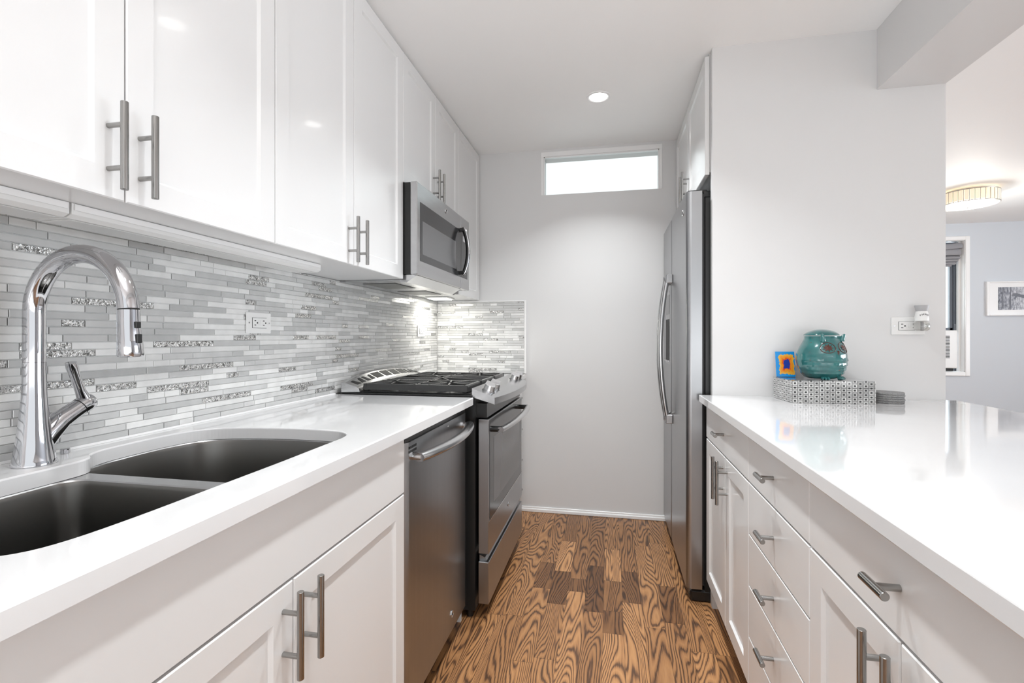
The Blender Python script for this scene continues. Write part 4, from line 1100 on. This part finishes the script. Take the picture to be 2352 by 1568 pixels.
# coasters
for i in range(5):
    bm = new(); lathe(bm, [(0.0, 0.0), (0.0495, 0.0), (0.051, 0.0015), (0.051, 0.0060), (0.0495, 0.0075), (0.0, 0.0075)], (0, 0, 0), 48, close=False)
    bmesh.ops.remove_doubles(bm, verts=bm.verts, dist=1e-6)
    o = obj('coaster', bm, 'coaster'); o.location = (1.034 + 0.0012 * math.sin(i * 2.3), 2.098 + 0.001 * math.cos(i * 3.1), CT + 0.0006 + i * 0.0081)
    which = ('round grey felt coaster, bottom of the stack of five on the counter', 'round grey felt coaster, second from the bottom of the stack of five', 'round grey felt coaster in the middle of the stack of five',
             'round grey felt coaster, second from the top of the stack of five', 'round grey felt coaster, top of the stack of five beside the box')[i]
    tag(o, which, 'coaster', 'grey felt coasters stacked on the counter')

# ------------------------------------------------------------------ recessed downlights
labs = {0: 'round white recessed downlight in the ceiling, farthest, near the transom window'}
for i, y in enumerate(DL_Y):
    if i > 3: break
    t = thing('recessed_downlight', labs.get(i, 'round white recessed ceiling downlight %s' % ('above the middle of the aisle', 'above the sink end of the aisle', 'behind the camera')[i - 1]), 'ceiling light', (-0.06, y, H), 'recessed ceiling downlights over the aisle')
    bm = new(); lathe(bm, [(0.0625, -0.0003), (0.0620, -0.004), (0.055, -0.006), (0.046, -0.0035), (0.044, -0.0003)], (-0.06, y, H), 40, close=False); obj('trim_ring', bm, 'trim', t)
    bm = new(); lathe(bm, [(0.0001, -0.0022), (0.0445, -0.0022), (0.0445, -0.0005)], (-0.06, y, H), 40, close=False); obj('lens', bm, 'lens', t)
    add_light('downlight', 'AREA', (-0.06, y, H - 0.0075), DL_POWER * (1.05, 1.15, 0.65, 0.25)[i], 0.085, None, (0.955, 0.985, 1.0), (0, 0, 0), t, spread=math.radians(114))

# ------------------------------------------------------------------ living room things
LXc, LYc = 2.987, 4.835
t = thing('drum_ceiling_light', 'round flush-mount drum ceiling light with vertical crystal bars in the living room', 'ceiling light', (LXc, LYc, H))
bm = new(); lathe(bm, [(0.155, -0.0005), (0.155, -0.02), (0.14, -0.021)], (LXc, LYc, H), 40); obj('canopy', bm, 'steel_light', t)
bm = new(); lathe(bm, [(0.168, -0.022), (0.168, -0.118), (0.02, -0.124), (0.001, -0.124)], (LXc, LYc, H), 48, close=False); obj('diffuser', bm, 'drum_glow', t)
bm = new(); torus(bm, (LXc, LYc, H - 0.022), 0.196, 0.004, 'Z', 56, 6); torus(bm, (LXc, LYc, H - 0.118), 0.196, 0.004, 'Z', 56, 6)
for k in range(36):
    a = 2 * math.pi * k / 36; cyl(bm, (LXc + 0.197 * math.cos(a), LYc + 0.197 * math.sin(a), H - 0.118), (LXc + 0.197 * math.cos(a), LYc + 0.197 * math.sin(a), H - 0.022), 0.003, 6)
obj('frame', bm, 'strip', t)
for k in range(36):
    a0, a1_ = 2 * math.pi * (k + 0.16) / 36, 2 * math.pi * (k + 0.84) / 36; bm = new()
    p = [(LXc + r * math.cos(a), LYc + r * math.sin(a)) for r, a in ((0.190, a0), (0.199, a0), (0.199, a1_), (0.190, a1_))]
    prism(bm, p, 'Z', H - 0.113, H - 0.027); obj('crystal_bar', bm, 'crystal', t)
bm = new(); lathe(bm, [(0.001, -0.152), (0.008, -0.148), (0.010, -0.138), (0.022, -0.132), (0.022, -0.126)], (LXc, LYc, H), 20); obj('finial', bm, 'steel_light', t)
add_light('drum_lamp', 'POINT', (LXc, LYc, H - 0.20), 16, 0.15, color=(1, 0.95, 0.87), parent=t)

# window air conditioner
t = thing('air_conditioner', 'white window air conditioner with horizontal grille in the living room window', 'air conditioner', (3.4, YF + 0.1, LZ0 + 0.004))
AX0, AX1, AY = 3.15, 3.715, YF + 0.005; AZ0, AZ1 = LZ0 + 0.005, LZ0 + 0.455
bm = new(); box(bm, AX0, AX1 - 0.02, AY, YF + 0.45, AZ0, AZ1, bev=0.006); box(bm, AX0, AX1, AY - 0.03, AY + 0.02, AZ0 + 0.035, AZ1, bev=0.008, seg=2); obj('body', bm, 'plastic', t)
bm = new()
for i in range(16): box(bm, AX0 + 0.03, AX1 - 0.075, AY - 0.0315, AY - 0.0305, AZ0 + 0.145 + i * 0.0158, AZ0 + 0.153 + i * 0.0158)
box(bm, AX0 + 0.01, AX1 - 0.03, AY - 0.012, AY + 0.0, AZ0 + 0.004, AZ0 + 0.034)
obj('grille', bm, 'slot', t)
bm = new(); box(bm, AX1 - 0.22, AX1 - 0.12, AY - 0.0318, AY - 0.0305, AZ0 + 0.095, AZ0 + 0.112); obj('display', bm, 'sash', t)
bm = new(); box(bm, 3.15, LX1 - 0.01, YF + 0.13, YF + 0.148, AZ1 + 0.0, AZ1 + 0.02); obj('side_seal', bm, 'plastic', t)
# roman shade
t = thing('roman_shade', 'grey fabric roman shade gathered at the top of the living room window', 'window shade', (3.2, YF + 0.03, LZ1 - 0.005))
bm = new(); x0_, x1_ = LX0 + 0.01, LX1 - 0.012
zt = LZ1 - 0.012
def fold(bm, z0, z1, dep, xr, sag=0.0):
    n = 12; rows = []
    for i in range(n + 1):
        s = i / n; x = x0_ + (xr - x0_) * s; sg_ = sag * (1 - s) ** 0.6; rr = []
        for (u, v) in ((0, z1), (-dep * 0.6, z1 - 0.004), (-dep, (z0 + z1) / 2), (-dep * 0.9, z0 + 0.006), (-dep * 0.3, z0), (0, z0)): rr.append(bm.verts.new((x, YF + 0.055 + u, v - sg_)))
        rows.append(rr)
    for i in range(n):
        for j in range(6): f = bm.faces.new((rows[i][j], rows[i + 1][j], rows[i + 1][(j + 1) % 6], rows[i][(j + 1) % 6])); f.smooth = True
    bm.faces.new(rows[0]); bm.faces.new(rows[-1])
fold(bm, zt - 0.075, zt - 0.005, 0.050, x1_, 0.045)
fold(bm, zt - 0.150, zt - 0.075, 0.045, x1_ - 0.010)
for i in range(3): fold(bm, zt - 0.190 - i * 0.030, zt - 0.150 - i * 0.030, 0.045 - i * 0.005, x1_ - 0.018 - i * 0.018)
fold(bm, zt - 0.268, zt - 0.235, 0.012, x1_ - 0.085)
obj('fabric', bm, 'fabric', t)
bm = new(); box(bm, x0_, x1_ - 0.005, YF + 0.056, YF + 0.075, zt - 0.03, zt); obj('head_rail', bm, 'sash', t)
bm = new(); tube(bm, [(LX1 - 0.055, YF + 0.06, 1.30), (LX1 - 0.052, YF + 0.062, 1.10), (LX1 - 0.045, YF + 0.06, 0.99)], 0.0015, 6); torus(bm, (LX1 - 0.043, YF + 0.06, 0.975), 0.018, 0.002, 'Y', 20, 6)
obj('pull_cord', bm, 'plastic', t)

# framed photograph
def photo_mat():
    m, nt, p = node_mat('landscape_photo'); L = nt.links.new
    tc = N(nt, 'ShaderNodeTexCoord'); mp = N(nt, 'ShaderNodeMapping'); mp.inputs['Scale'].default_value = (60, 1, 22); L(tc.outputs['Object'], mp.inputs[0])
    n = N(nt, 'ShaderNodeTexNoise'); n.inputs['Scale'].default_value = 1; n.inputs['Detail'].default_value = 6; n.inputs['Roughness'].default_value = 0.7; L(mp.outputs[0], n.inputs[0])
    sep = N(nt, 'ShaderNodeSeparateXYZ'); L(tc.outputs['Generated'], sep.inputs[0])
    left = math_n(nt, 'MULTIPLY', math_n(nt, 'SUBTRACT', 0.55, sep.outputs[0]), 0.35)
    v = math_n(nt, 'SUBTRACT', n.outputs[0], left)
    c = ramp(nt, v, [(0.20, (0.05, 0.055, 0.075)), (0.36, (0.26, 0.27, 0.31)), (0.56, (0.66, 0.67, 0.71))])
    L(c, p.inputs['Base Color']); p.inputs['Roughness'].default_value = 0.3; return m
M['photo'] = photo_mat()
PX0, PX1, PZ0, PZ1 = 3.988, 4.700, 1.387, 1.755
t = thing('framed_photograph', 'white-framed black and white photograph of an animal among trees on the far wall', 'picture', (4.34, YF, 1.57))
bm = new()
for (a, b_, c, d) in ((PX0, PX0 + 0.026, PZ0, PZ1), (PX1 - 0.026, PX1, PZ0, PZ1), (PX0 + 0.026, PX1 - 0.026, PZ0, PZ0 + 0.014), (PX0 + 0.026, PX1 - 0.026, PZ1 - 0.014, PZ1)): box(bm, a, b_, YF - 0.028, YF - 0.0005, c, d, bev=0.002)
obj('frame', bm, 'trim', t)
bm = new(); box(bm, PX0 + 0.02, PX1 - 0.02, YF - 0.016, YF - 0.012, PZ0 + 0.012, PZ1 - 0.012); obj('mat_board', bm, 'trim', t)
bm = new(); box(bm, PX0 + 0.107, PX1 - 0.107, YF - 0.0180, YF - 0.0162, PZ0 + 0.062, PZ1 - 0.062); ph = obj('print', bm, 'photo', t)
bm = new()
yy = YF - 0.0184
def blob(pts): prism(bm, pts, 'Y', yy - 0.0002, yy + 0.0002)
blob([(4.215, 1.600), (4.235, 1.625), (4.262, 1.628), (4.30, 1.612), (4.37, 1.600), (4.43, 1.606), (4.46, 1.590), (4.445, 1.560), (4.40, 1.575), (4.33, 1.570), (4.27, 1.590), (4.250, 1.560), (4.235, 1.565), (4.248, 1.592)])
for x in (4.135, 4.205): blob([(x - 0.010, 1.462), (x + 0.010, 1.462), (x + 0.006, 1.60), (x + 0.012, 1.690), (x, 1.690), (x - 0.005, 1.60)])
M['ink'] = mat('ink', (0.16, 0.17, 0.20), 0.5)
obj('printed_figures', bm, 'ink', ph)
